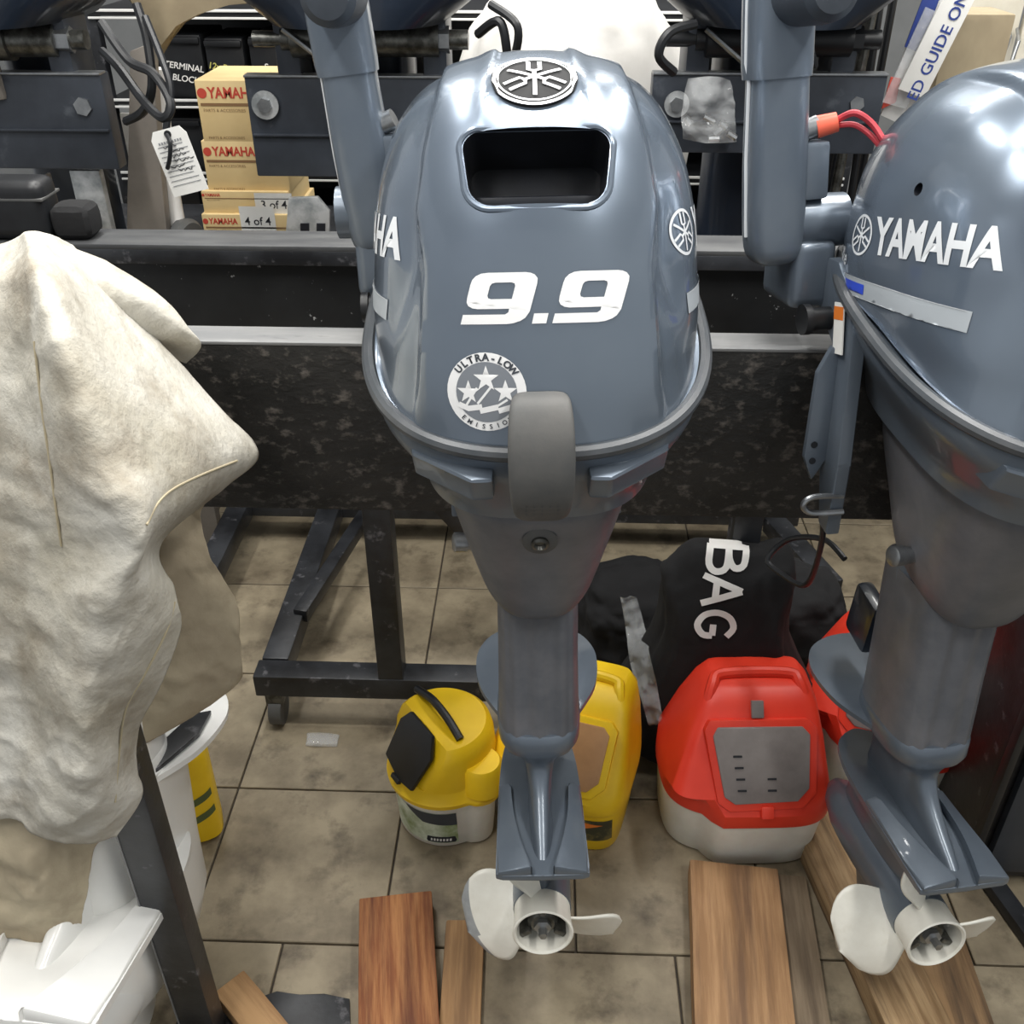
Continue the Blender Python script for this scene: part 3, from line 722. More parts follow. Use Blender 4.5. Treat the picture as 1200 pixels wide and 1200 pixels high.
def case():
    p = P(22, 255, D=YR + .02)
    t = thing('black_case', 'black rounded case on the rear board just behind the peak of the canvas cover', 'case', (p.x, YR + .015, .9485))
    obj('body', bbox(.13, .06, .085, (-.02, 0, .0425), bev=.018, seg=4), 'black', t)
    obj('lid_seam', bbox(.131, .061, .004, (-.02, 0, .060), bev=.001), 'rubber', t)
    obj('soft_pad', bbox(.06, .055, .05, (.075, 0, .025), bev=.018, seg=3), 'fabric', t)
case()

# near stand post at the left
def near_post():
    t = thing('stand_post', 'black square steel post in front of the white motor', 'post', P(172, 900, D=.77))
    b0 = P(146, 900, D=.77); t.location = (b0.x, b0.y, 0)
    obj('post_tube', bbox(.047, .036, .74, (0, 0, .378), bev=.002), 'stand', t)
    obj('weld_seam', bbox(.002, .002, .73, (-.0235, -.018, .375), bev=0), 'board_top', t, smooth=0)
    obj('base_plate', bbox(.10, .10, .008, (0, 0, .004), bev=.002), 'stand', t)
near_post()

# ------------------------------------------------------------------ canvas cover
def sheet(rows, nu=20, nv=12, amp=.004, seed=0, fr=14):
    rows = [[np.array(P(px, py, D=D)) for px, py, D in r] for r in rows]
    rr_ = [spline(r, nu) for r in rows]; cols = list(zip(*rr_)); cc = [spline(c, nv) for c in cols]
    g = list(zip(*cc)); bm = bmesh.new(); vs = []
    for i, row in enumerate(g):
        o = []
        for j, p in enumerate(row):
            v = Vector(p); q = v * fr + Vector((seed * 7.1, 0, 0))
            rg_ = (1 - abs(noise.noise(v * 17 + Vector((seed, 3, 1))))) ** 5 - .25 + .6 * ((1 - abs(noise.noise(v * 31 + Vector((2, seed, 1))))) ** 6 - .2)
            d = noise.fractal(q, 1.0, 2.0, 4) * amp + rg_ * amp * .75 + amp * 1.3 * (abs(noise.noise(Vector((v.x * 9 + seed, v.y * 9, v.z * 22)))) - .3)
            o.append(bm.verts.new(v - HF * d + Vector((0, 0, d * .3))))
        vs.append(o)
    for i in range(len(vs) - 1):
        for j in range(len(vs[0]) - 1): bm.faces.new((vs[i][j], vs[i][j + 1], vs[i + 1][j + 1], vs[i + 1][j]))
    return bm
def cover():
    t = thing('canvas_cover', 'stained beige canvas cover draped over the white motor at the left', 'cover', (-.5, .8, .5))
    def part(nm, rows, m, **k):
        o = obj(nm, sheet(rows, **k), m, t, smooth=70)
        o.location = -Vector((-.5, .8, .5)); md = o.modifiers.new('thick', 'SOLIDIFY'); md.thickness = .003; md.offset = -1
        return o
    A = [
     [(-150, 330, 1.02), (0, 286, .97), (32, 271, .93), (60, 275, .96), (85, 287, 1.02)],
     [(-170, 380, .92), (-8, 335, .88), (48, 325, .82), (92, 330, .885), (132, 338, .985)],
     [(-180, 440, .88), (0, 405, .84), (70, 400, .765), (130, 400, .845), (192, 405, .965)],
     [(-180, 500, .86), (0, 470, .82), (92, 472, .74), (170, 464, .825), (246, 466, .965)],
     [(-180, 560, .84), (0, 540, .80), (118, 545, .718), (212, 536, .81), (303, 529, .95)],
     [(-180, 620, .83), (0, 600, .785), (143, 598, .702), (205, 590, .765), (266, 570, .90)],
     [(-180, 670, .82), (0, 650, .775), (150, 648, .70), (172, 642, .725), (190, 636, .80)],
     [(-180, 710, .81), (0, 700, .765), (110, 698, .692), (165, 695, .71), (205, 690, .77)],
     [(-180, 760, .80), (0, 745, .755), (96, 745, .688), (158, 745, .705), (212, 735, .765)],
     [(-180, 820, .79), (0, 800, .75), (86, 800, .682), (142, 800, .70), (190, 800, .75)],
     [(-180, 860, .78), (0, 850, .74), (84, 850, .676), (124, 850, .69), (164, 852, .74)],
     [(-180, 910, .77), (0, 895, .725), (84, 895, .670), (124, 895, .682), (161, 895, .73)],
     [(-180, 950, .76), (0, 935, .715), (78, 945, .667), (126, 950, .675), (166, 935, .72)],
     [(-180, 985, .75), (0, 960, .71), (40, 978, .690), (100, 989, .680), (138, 978, .705)]]
    main = part('main_panel', A, 'tarp', amp=.0045, seed=1)
    part('upper_flap', [
     [(30, 272, .945), (80, 288, .97), (125, 305, .985)],
     [(70, 315, .93), (130, 322, .955), (190, 347, .985)],
     [(110, 350, .93), (165, 355, .95), (222, 385, .98)],
     [(150, 388, .95), (192, 395, .965), (236, 405, .985)],
     [(178, 415, 1.0), (200, 420, 1.0), (218, 426, 1.0)]], 'tarp', amp=.003, seed=2)
    part('back_panel', [
     [(150, 560, .97), (205, 575, .98), (262, 566, .99)],
     [(150, 600, .97), (190, 610, .97), (236, 600, .985)],
     [(150, 650, .95), (200, 655, .95), (252, 660, .97)],
     [(150, 710, .93), (215, 705, .93), (277, 708, .96)],
     [(140, 770, .91), (215, 765, .91), (281, 760, .94)],
     [(130, 830, .89), (205, 815, .89), (279, 797, .93)],
     [(120, 880, .88), (170, 868, .88), (225, 838, .91)]], 'tarp2', amp=.005, seed=3)
    part('hanging_corner', [
     [(-180, 930, .77), (0, 930, .74), (60, 950, .74), (125, 975, .75)],
     [(-180, 985, .75), (0, 985, .715), (55, 995, .71), (109, 995, .74)],
     [(-180, 1040, .74), (0, 1040, .705), (50, 1045, .70), (101, 1050, .73)],
     [(-180, 1080, .73), (0, 1078, .705), (45, 1085, .70), (93, 1085, .725)],
     [(-180, 1100, .73), (0, 1094, .71), (40, 1105, .71), (84, 1112, .725)]], 'tarp2', amp=.007, seed=4, fr=10)
    mb = bvh_of(main)
    for k, pts in enumerate(([(40, 400), (48, 470), (58, 540), (66, 600), (72, 640)], [(300, 510), (278, 540), (240, 555), (205, 572), (185, 590), (172, 615)], [(205, 705), (195, 740), (170, 790), (148, 830), (140, 880), (135, 940)])):
        out = []
        for px, py in pts:
            d = (P(px, py, D=1) - CAM).normalized(); h = mb.ray_cast(CAM, d, 3)
            if h[0]: out.append(h[0] - d * .001)
        if len(out) > 2:
            o = obj('seam', tube(spline([tuple(p) for p in out], 6), .0012, 6), 'seam', main)
cover()

# ------------------------------------------------------------------ buckets on the floor
def round_bucket():
    c = P(521, 903, z=.10); c.z = 0
    t = thing('bait_bucket', 'small yellow-topped round bait bucket with a black hatch and white base', 'bucket', c, (0, 0, R(0))); t.scale = (1.08, 1.08, 1.08)
    def ring(r, z, lobe=True, N=72, ax=None):
        out = []
        for k in range(N):
            a = 2 * PI * k / N; rad = r
            if lobe:     # rounded pump column at the front right
                la = R(-38); d = r * .80; lr = r * .40
                b_ = math.cos(a - la) * d; disc = b_ * b_ - (d * d - lr * lr)
                if disc > 0: rad = max(rad, b_ + math.sqrt(disc))
            out.append(Vector((rad * math.cos(a), rad * math.sin(a), z)))
        return out
    base = obj('base', loft([ring(r, z) for r, z in ((.072, .0), (.077, .006), (.082, .095), (.0835, .115))]), 'bucket_white', t, smooth=50)
    b = loft([ring(r, z) for r, z in ((.084, .102), (.090, .104), (.091, .112), (.087, .116), (.083, .135))])
    lid = obj('lid', b, 'yellow', t, smooth=45)
    # dome with one flat cut where the hatch sits
    hd = Vector((-.80, -.60, 0)).normalized(); rings = []
    for r, z in ((.084, .118), (.083, .15), (.080, .185), (.076, .200), (.068, .208), (.03, .210)):
        rg = ring(r, z, lobe=False)
        mxd = float(np.interp(z, [.118, .21], [.080, .028]))
        rings.append([p - hd * max(0, p.xy.dot(hd.xy) - mxd) for p in rg])
    obj('dome', loft(rings), 'yellow', lid, smooth=40)
    obj('pump_cap', loft([[Vector((.080 * math.cos(R(-38)) + r * math.cos(2 * PI * k / 28), .080 * math.sin(R(-38)) + r * math.sin(2 * PI * k / 28), z)) for k in range(28)] for r, z in ((.034, .12), (.032, .165), (.028, .172))]), 'yellow', lid, smooth=45)
    # hatch: five-sided black flap lying on the cut
    s = Vector((-hd.y, hd.x, 0)); dn = Vector((hd.x * .052, hd.y * .052, -.092)).normalized(); nrm = s.cross(dn).normalized()
    if nrm.dot(hd) < 0: nrm = -nrm
    o = hd * .0545 + Vector((0, 0, .168)) + nrm * .002
    pts = [(-.046, .030), (-.032, .052), (.032, .052), (.050, .022), (.040, -.042), (.006, -.048), (-.044, -.036)]
    ht = obj('hatch', prism([o + s * x - dn * y for x, y in pts], nrm * .007, bev=.002), 'black', lid, smooth=30)
    obj('hatch_latch', bbox(.022, .012, .008, o - dn * -.049 + nrm * .004, bev=.002, rot=Matrix((s, nrm, dn)).transposed().to_4x4()), 'black', ht)
    # carry handle
    a = Vector((-.045, .062, .209)); b_ = Vector((.032, -.045, .211)); mid = (a + b_) / 2 + Vector((0, 0, .035))
    hh = obj('carry_handle', tube(spline([a, a * .7 + b_ * .3 + Vector((0, 0, .014)), mid - Vector((0, 0, .018)), a * .25 + b_ * .75 + Vector((0, 0, .013)), b_], 6), .0065, 10), 'black', lid)
    # printed label
    bv = bvh_of(base); n = Vector((-.35, -.94, 0))
    decal('label', fill2d([[(-.055, -.036), (.050, -.036), (.050, .036), (-.055, .036)]]), 'green', bv, n * .08 + Vector((0, 0, .05)), (.94, -.35, 0), n, base, L=.012)
    decal('label_band', fill2d([[(.0, .012), (.050, .008), (.050, .036), (-.03, .036)]]), 'dark_vinyl', bv, n * .08 + Vector((0, 0, .05)), (.94, -.35, 0), n, base, L=.012, off=.0014)
    decal('label_plaque', fill2d([[(.006, -.034), (.046, -.034), (.048, -.030), (.046, -.020), (.006, -.020), (.004, -.030)]]), 'ink', bv, n * .08 + Vector((0, 0, .05)), (.94, -.35, 0), n, base, L=.012, off=.0014)
    decal('label_text', merge2d(*[move2d(stroke([(0, -.003), (.0006, .003)], .0028), .012 + .0046 * k, -.027) for k in range(7)]), 'white_print', bv, n * .08 + Vector((0, 0, .05)), (.94, -.35, 0), n, base, L=.012, off=.0018)
round_bucket()

def hooded_bucket(name, label, loc, rz, top, base_m, win, stripe=False, sc=1.0):
    t = thing(name, label, 'bucket', loc, (0, 0, rz)); t.scale = (sc, sc, sc)
    # footprint: wide rounded body with a squared column at the left front
    def ring(wx, ya, yf, z, n=4.5, N=64, zf=None, col=True, cx=0):
        rg = sring(wx, ya, yf, n, z, N, cx=cx); out = []
        for p in rg:
            q = p.copy()
            if col and p.x < -wx * .45: q.y += (.012 + (-p.x - wx * .45) * .25) if p.y < 0 else 0
            if col and p.x < -wx * .52 and p.y < 0: q.y += .012
            if zf: q.z = zf(q.x, q.y, z)
            out.append(q)
        return out
    ba = obj('base', loft([ring(w_, a, f, z) for w_, a, f, z in ((.118, .096, .098, .0), (.124, .102, .102, .008), (.131, .110, .106, .10), (.132, .111, .106, .125))]), base_m, t, smooth=40)
    def dip(x, y, z): return z
    rg = [ring(w_, a, f, z) for w_, a, f, z in ((.134, .114, .108, .112), (.136, .116, .109, .118), (.136, .115, .109, .140))]
    rg += [ring(w_, a, f, z, col=False, n=6.5, cx=x_) for w_, a, f, z, x_ in ((.131, .098, .109, .162, 0), (.112, .044, .108, .226, .010), (.094, .006, .106, .270, .018), (.078, -.022, .104, .286, .020), (.072, -.030, .100, .288, .020))]
    hood = obj('hood', loft(rg), top, t, smooth=32)
    hb = bvh_of(hood)
    # sloping door
    n = Vector((0, -.80, .60)).normalized(); c = Vector((.012, -.06, .205)); h = hb.ray_cast(c + n * .1, -n, .3); c = h[0] if h[0] else c
    v = Vector((0, .60, .80)); u = Vector((1, 0, 0))
    fr = [(-.070, .058), (.066, .058), (.078, .045), (.074, -.040), (.055, -.060), (-.045, -.064), (-.062, -.052), (-.078, .044)]
    fro = [(x * 1.17, y * 1.20) for x, y in fr]
    df = obj('door_frame', prism([c + u * x + v * y - n * .012 for x, y in fro], n * .020, bev=.004), top, hood, smooth=30)
    dr = obj('door', prism([c + u * x + v * y + n * .005 for x, y in fr], n * .006, bev=.0025), win, hood, smooth=30)
    for k in range(4): obj('door_slot', bbox(.014, .003, .002, c + u * (-.040 + .002 * k) + v * (.012 - .018 * k) + n * .0115, bev=0, rot=Matrix((u, v, n)).transposed().to_4x4()), 'ink', dr, smooth=0)
    for k in range(2): obj('door_slot', bbox(.014, .003, .002, c + u * .014 + v * (-.024 - .018 * k) + n * .0115, bev=0, rot=Matrix((u, v, n)).transposed().to_4x4()), 'ink', dr, smooth=0)
    obj('door_hinge', bbox(.020, .028, .008, c + u * -.004 + v * .085 + n * .002, bev=.002, rot=Matrix((u, v, n)).transposed().to_4x4()), win, hood)
    obj('door_latch', bbox(.020, .020, .014, c + u * .006 + v * -.077 + n * .006, bev=.003, rot=Matrix((u, v, n)).transposed().to_4x4()), top, df)
    # recessed hand grip along the ridge
    obj('hand_grip', tube(spline([(-.070, .0, .250), (-.056, .035, .285), (-.035, .055, .292), (.070, .055, .292), (.088, .035, .285), (.098, 0, .250)], 5), .010, 10), top, hood)
    if stripe:
        bb = bvh_of(ba)
        decal('side_print', fill2d([[(-.10, -.030), (.115, -.030), (.115, .030), (-.10, .030)]]), 'camo', bb, (0, -.105, .066), u, (0, -1, 0), ba, L=.012)
        decal('fish_print', fill2d([[(-.07, -.018), (-.03, -.02), (.03, -.008), (.10, .018), (.06, .024), (-.01, .008)]]), 'orange', bb, (0, -.105, .066), u, (0, -1, 0), ba, L=.012, off=.0014)
    return t
c = P(856, 950, z=.06); c.z = 0
hooded_bucket('bait_bucket', 'red-hooded bait bucket with milky base standing between the two grey motors', c + Vector((.012, .035, 0)), R(3), 'red', 'bucket_white', 'grey_window')
c = P(690, 930, z=.08); c.z = 0
hooded_bucket('bait_bucket', 'all-yellow bait bucket with tan door half hidden behind the central motor', c + Vector((-.042, .05, 0)), R(-16), 'yellow', 'yellow', 'tan_window', True, .92)
c = P(1010, 900, z=.1); c.z = 0
hooded_bucket('bait_bucket', 'red-hooded bait bucket mostly hidden behind the right motor leg', c + Vector((.06, .12, 0)), R(-24), 'red', 'bucket_white', 'grey_window', False, 1.05)
# jug behind the white motor
def jug():
    c = P(212, 925, z=.1); c.z = 0
    t = thing('plastic_jug', 'yellow plastic jug with olive stripes behind the white motor', 'jug', c, (0, 0, R(20)))
    b = obj('body', loft([sring(w_, w_ * .8, w_ * .8, 4, z, 40) for w_, z in ((.045, 0), (.055, .01), (.056, .19), (.048, .22), (.022, .245), (.02, .26))]), 'yellow', t)
    bv = bvh_of(b)
    for k, z in enumerate((.06, .10)): decal('stripe', fill2d([[(-.05, z - .01 - .02), (.05, z + .01), (.05, z + .026), (-.05, z - .014)]]), 'green_stripe', bv, (0, -.04, 0), (1, 0, 0), (.2, -1, 0), b, L=.012)
    obj('cap', cyl((0, 0, .258), (0, 0, .285), .024, 24), 'orange', t)
jug()

# ------------------------------------------------------------------ black bags
def blob(nm, label, cat, c, s, rot, amp=.12, seed=0, name='fabric'):
    bm = bmesh.new(); bmesh.ops.create_icosphere(bm, subdivisions=5, radius=1)
    mx = Matrix.Rotation(rot, 3, 'Z')
    for v in bm.verts:
        p = v.co.copy(); q = Vector([math.copysign(abs(k) ** .72, k) for k in p]); d = 1 + amp * noise.fractal(p * 1.7 + Vector((seed, 0, 0)), 1, 2, 3) + amp * .4 * abs(noise.noise(p * 4 + Vector((0, seed, 0))))
        q = q * d; v.co = mx @ Vector((q.x * s[0], q.y * s[1], max(-1.0, q.z) * s[2] + s[2]))
    o = obj(nm, bm, name, None, smooth=80, loc=c); tag(o, label, cat); return o
def bags():
    c = P(852, 760, D=1.31); c.z = 0
    bm = bmesh.new(); bmesh.ops.create_icosphere(bm, subdivisions=5, radius=1)
    for v in bm.verts:
        p = v.co.copy(); q = Vector([math.copysign(abs(k) ** .6, k) for k in p])
        h = (q.z + 1) / 2; d = 1 + .07 * noise.fractal(p * 1.8, 1, 2, 3) + .04 * abs(noise.noise(p * 4))
        wx = .125 + .05 * (1 - h) + .03 * math.sin(h * 7); wy = .085 - .02 * h
        v.co = Vector((q.x * wx * d - .012 * h, q.y * wy * d + .035 * h, max(0, h * .465 * (1 + .05 * noise.noise(p * 2)))))
    o = obj('cloth_bag', bm, 'fabric', None, smooth=80, loc=c); tag(o, 'tall black cloth bag with white BAG lettering behind the red bucket', 'bag')
    bv = bvh_of(o); n = Vector((-.12, -.85, .45)); top = P(848, 700, D=1.22) - o.location
    u = Vector((-.06, -.42, -.88))      # the word runs down the bag
    def ch(pl, w_=.014): return merge2d(*[stroke(p if len(p) == 2 else spline([(q[0], q[1], 0) for q in p], 4), w_) for p in pl])
    k = .045
    B = merge2d(ch([[(0, 0), (.0, .062)], [(.0, .06), (.028, .058), (.034, .044), (.02, .034), (.0, .032)], [(.0, .032), (.034, .03), (.042, .014), (.03, .002), (.0, .002)]], .011))
    A = merge2d(ch([[(-.004, .0), (.018, .064)], [(.018, .064), (.044, .0)], [(.006, .022), (.036, .022)]], .011))
    G = merge2d(ch([[(.042, .050), (.026, .060), (.008, .052), (.0, .032), (.006, .010), (.024, .0), (.040, .010), (.042, .026)], [(.042, .026), (.022, .026)]], .011))
    w_ = merge2d(move2d(B, -.072, -.026, s=1.0), move2d(A, -.018, -.030, s=1.0), move2d(G, .040, -.032, s=1.0))
    decal('lettering', w_, 'white_print', bv, top, u, n, o, off=.002, L=.01, reach=.2)
    c = P(735, 760, z=.1); c.z = 0
    blob('cloth_bag', 'low black bag on the floor behind the all-yellow bucket', 'bag', (c.x + .02, c.y + .14, 0), (.12, .12, .085), R(10), .14, 8)
    c = P(800, 830, z=.08); c.z = 0
    blob('cloth_bag', 'rounded black bag just left of the red bucket', 'bag', (c.x + .01, c.y + .03, 0), (.10, .085, .085), R(30), .12, 13)
    c = P(950, 800, z=.06); c.z = 0
    blob('cloth_bag', 'dark black bag filling the gap between the two red buckets', 'bag', (c.x, c.y + .16, 0), (.09, .11, .10), R(0), .14, 21)
    # crumpled clear film
    g = [[(727, 700, 1.20), (746, 700, 1.20)], [(733, 735, 1.18), (755, 732, 1.18)], [(738, 775, 1.16), (762, 770, 1.16)], [(750, 815, 1.14), (772, 812, 1.14)], [(760, 850, 1.12), (776, 846, 1.12)]]
    bags_ = [(q, bvh_of(q)) for q in bpy.data.objects if q.name.startswith('cloth_bag')]
    def rest(px, py, D):       # let the film lie on the bags
        best = D
        for q, bv_ in bags_:
            d = (P(px, py, D=1) - CAM).normalized(); h = bv_.ray_cast(CAM - q.location, d, 4)
            if h[0]: best = min(best, (h[0] + q.location - CAM).dot(HF) - .012)
        return (px, py, best)
    g = [[rest(px, py, D + .22) for px, py, D in row] for row in g]
    o = obj('plastic_film', sheet(g, 8, 10, .016, 5, 34), 'clear', None, smooth=70); tag(o, 'crumpled strip of clear plastic film beside the rounded black bag', 'plastic film')
    p = P(378, 868, z=.002)
    b = bbox(.06, .03, .008, (0, 0, .005), bev=.003)
    bmesh.ops.subdivide_edges(b, edges=b.edges[:], cuts=2)
    for v in b.verts: v.co += Vector(noise.noise_vector(v.co * 40)) * .004; v.co.z = max(v.co.z, .001)
    o = obj('plastic_scrap', b, 'clear', None, loc=(p.x, p.y, 0.0)); tag(o, 'small clear plastic scrap lying on the floor tiles', 'scrap')
bags()

# ------------------------------------------------------------------ timber on the floor
def plank(label, a, b, w_, th, m, z0=0.0, group=None, notch=0):
    """a, b: middle of far end and near end on the floor"""
    a, b = Vector(a), Vector(b); d = b - a; d.z = 0; Ln = d.length
    bm = bbox(w_, Ln, th, (0, 0, th / 2), bev=.003)
    bmesh.ops.subdivide_edges(bm, edges=[e for e in bm.edges if e.calc_length() > .1], cuts=6)
    for v in bm.verts: v.co += Vector((noise.noise(v.co * 9 + a * 5), noise.noise(v.co * 7 + b), 0)) * .0015
    o = obj('plank', bm, m, None, smooth=30, loc=((a + b) / 2).xy.to_3d() + Vector((0, 0, z0)), rot=(0, 0, math.atan2(-d.x, d.y) + PI))
    tag(o, label, 'plank', 'loose timber on the floor'); return o
th = .038
plank('reddish brown plank with dark streaks at the bottom centre', P(463, 1048, z=th), P(470, 1290, z=th), .115, th, 'wood_red')
plank('pale thin plank lying against the right of the reddish plank', P(545, 1078, z=.018), P(535, 1290, z=.018), .06, .018, 'wood_light')
plank('wide tan plank below the red bucket', P(860, 1012, z=th), P(880, 1290, z=th), .142, th, 'wood_tan')
plank('narrow weathered grey plank right of the wide tan plank', P(925, 1025, z=.02), P(965, 1290, z=.02), .055, .02, 'wood_grey')
plank('rough streaked beam slanting under the right propeller', P(958, 950, z=.045), P(1120, 1290, z=.045), .095, .045, 'wood_grain')
plank('broad grainy board at the bottom right corner below the right propeller', P(1075, 1080, z=.03), P(1140, 1290, z=.03), .13, .03, 'wood_dark')
plank('short pale offcut beside the black post at the bottom left', P(268, 1150, z=.035), P(345, 1245, z=.035), .05, .035, 'wood_light')
# torn rubber mat
def mat_piece():
    pts = [(300, 1172), (325, 1163), (352, 1168), (380, 1166), (410, 1172), (412, 1260), (290, 1260)]
    b = prism([P(x, y, z=.001) for x, y in pts], (0, 0, .004), bev=.001)
    o = obj('rubber_mat', b, 'stand', None, smooth=20); tag(o, 'torn dark rubber mat piece by the reddish plank', 'mat')
mat_piece()
# black cabinet at the right
def cabinet():
    a = Vector((.70, P(600, 1039, z=0).y, 0))
    t = thing('steel_cabinet', 'dark charcoal steel cabinet behind the right motor leg', 'cabinet', (a.x + .30, a.y + .22, 0))
    obj('body', bbox(.60, .40, .72, (0, .02, .37), bev=.006), 'stand', t)
    obj('door', bbox(.56, .016, .66, (0.01, -.19, .375), bev=.004), 'plate', t)
    obj('plinth', bbox(.58, .38, .02, (0, .02, .01), bev=.002), 'black', t)
    obj('side_edge', bbox(.012, .02, .70, (-.295, -.19, .37), bev=.003), 'black', t)
    p = P(1185, 1100, z=0)
    o = obj('floor_rail', bar((p.x, p.y + .10, .012), (p.x + .10, p.y - .30, .012), .03, .022, .003), 'stand', None); tag(o, 'black flat steel rail lying at the right edge of the floor', 'rail')
cabinet()

# ------------------------------------------------------------------ rear motors, seen from their clamp side
ZR = .93
def rear_support():
    t = thing('rear_stand', 'black rear stand behind the near boards carrying the dark plates', 'stand', (0, 1.95, 0))
    obj('cross_beam', bbox(3.3, .05, .06, (.1, .0, .70), bev=.004), 'stand', t)
    for x in (-1.35, 1.5):
        obj('leg', bbox(.05, .05, .67, (x, 0, .335), bev=.004), 'stand', t)
        obj('foot', bbox(.06, .5, .04, (x, 0, .02), bev=.004), 'stand', t)
rear_support()
def rear_motor(px0, px1, pyt, pyb, label, D=1.85, bolts=(), chrome=True, cables=()):
    a, b = P(px0, pyt, D=D), P(px1, pyb, D=D); mid = (a + b) / 2; W = b.x - a.x; H = a.z - b.z
    t = thing('outboard_motor', label, 'outboard motor', (mid.x, mid.y, mid.z), (0, 0, 0), 'rear motors with dark mounting plates')
    I = Vector(mid)
    pl = obj('mounting_plate', bbox(W, .04, H, (0, .02, 0), bev=.004), 'plate', t)
    obj('plate_ridge', bbox(W * .98, .012, .004, (0, 0, -.012), bev=.001), 'plate', pl)
    obj('plate_top_edge', bbox(W, .03, .004, (0, .012, H / 2), bev=.001), 'steel', pl)
    for (x, y, ws) in bolts: hexbolt(P(x, y, D=D) - I, (0, -1, 0), .013 if ws else .016, .010, ws, parent=pl, wm='zinc')
    # tilt tube across the top with collar and nuts
    z = P(600, 45, D=D + .03).z - I.z
    for k in range(2): obj('clamp_arm', bbox(.045, .10, .17, ((-.5 + k) * W * .62, .06, H / 2 + .035), bev=.012), 'plate', t)
    obj('tilt_tube', lathe([(0, 0), (.013, 0), (.013, .05), (.02, .05), (.02, .065), (.030, .068), (.030, .16), (.034, .162), (.034, .20), (.028, .202), (.028, W * .9 - .05), (.016, W * .9 - .05), (.016, W * .9), (0, W * .9)], 28, mx=Matrix.Translation((-W * .45, .02, z)) @ Matrix.Rotation(R(90), 4, 'Y')), 'dark_steel' if chrome else 'black', t)
    obj('tilt_nut', lathe([(0, 0), (.022, 0), (.022, .03), (0, .03)], 6, mx=Matrix.Translation((W * .30, .02, z)) @ Matrix.Rotation(R(90), 4, 'Y')), 'steel' if chrome else 'black', t)
    obj('link_rod', tube([(-W * .30, -.02, z + .02), (-W * .05, -.03, z - .055), (W * .03, -.02, z - .06)], .005, 8), 'steel', t)
    obj('lever_tab', bbox(.035, .02, .07, (-W * .02, .0, z - .06), bev=.008), 'taupe', t)
    # underside of the head
    obj('lower_cowling', loft([sring(w_, .10, .28, 3, zz, 48) for w_, zz in ((W * .36, z + .028), (W * .50, z + .07), (W * .56, z + .14), (W * .56, z + .2))]), 'navy', t, smooth=50)
    obj('shaft_housing', loft([sring(.07, .02, .12, 3, zz, 32) for zz in (-H / 2 - .22, z + .03)]), 'navy', t, loc=(0, .16, 0))
    for pts, r_ in cables: obj('cable', tube(spline([P(x, y, D=d) - I for x, y, d in pts], 7), r_, 8), 'black', t)
    return t, I
tA, IA = rear_motor(-130, 142, 86, 198, 'dark rear outboard at the top left with one hex bolt in its plate', bolts=((99, 124, 0),),
  cables=(([(118, 25, 1.72), (150, 70, 1.70), (178, 85, 1.68), (196, 110, 1.66), (200, 128, 1.65), (190, 138, 1.65), (168, 118, 1.68), (140, 80, 1.74), (120, 60, 1.78)], .0075),
          ([(160, 5, 1.74), (172, 45, 1.72), (178, 100, 1.70), (168, 130, 1.72), (148, 142, 1.78)], .0075), ([(170, 20, 1.72), (190, 70, 1.68), (200, 105, 1.66), (196, 140, 1.65), (194, 165, 1.645), (196, 200, 1.64)], .006)))
tB, IB = rear_motor(284, 565, 90, 208, 'dark rear outboard behind the central motor, with a large washer on its plate', bolts=((311, 123, .024),),
  cables=(([(560, 40, 1.76), (585, 25, 1.72), (594, 60, 1.72), (596, 100, 1.75)], .0075), ([(575, 5, 1.74), (606, 30, 1.7), (602, 70, 1.72), (590, 95, 1.76)], .007)))
tC, IC = rear_motor(766, 1022, 87, 180, 'glossy black rear outboard at the top right with pale washers', bolts=((793, 122, .022), (1003, 121, .024)), chrome=False,
  cables=(([(790, 85, 1.80), (772, 65, 1.78), (785, 38, 1.78), (815, 28, 1.80)], .008), ([(955, 78, 1.79), (948, 40, 1.78), (960, 15, 1.8)], .006)))
# support plates under the two left units
def box_at(nm, px0, py0, px1, py1, D, depth, m, parent=None, bev=.003):
    a, b = P(px0, py0, D=D), P(px1, py1, D=D); c = (a + b) / 2
    off = parent.location if parent else Vector((0, 0, 0))
    return obj(nm, bbox(abs(b.x - a.x), depth, abs(a.z - b.z), Vector((c.x, c.y + depth / 2, c.z)) - off, bev=bev), m, parent, smooth=30)
box_at('mounting_bracket', 80, 200, 133, 275, 1.87, .02, 'zinc', tA)
box_at('bracket_bolt', 90, 262, 118, 270, 1.86, .01, 'black', tA)
box_at('mounting_bracket', 50, 205, 72, 275, 1.88, .02, 'taupe', tA)
def zinc_bracket():
    I = tB.location
    pts = [(338, 232), (372, 231), (386, 248), (386, 282), (334, 282)]
    obj('corner_bracket', prism([P(x, y, D=1.86) - I for x, y in pts], (0, .012, 0), bev=.002), 'zinc', tB, smooth=20)
    for x in (357, 376): obj('bracket_slot', prism([P(x + dx, y, D=1.857) - I for dx, y in ((-5, 262), (5, 262), (5, 277), (-5, 277))], (0, .004, 0)), 'hole', tB, smooth=0)
    box_at('mounting_bracket', 400, 205, 430, 282, 1.87, .02, 'taupe', tB)
zinc_bracket()
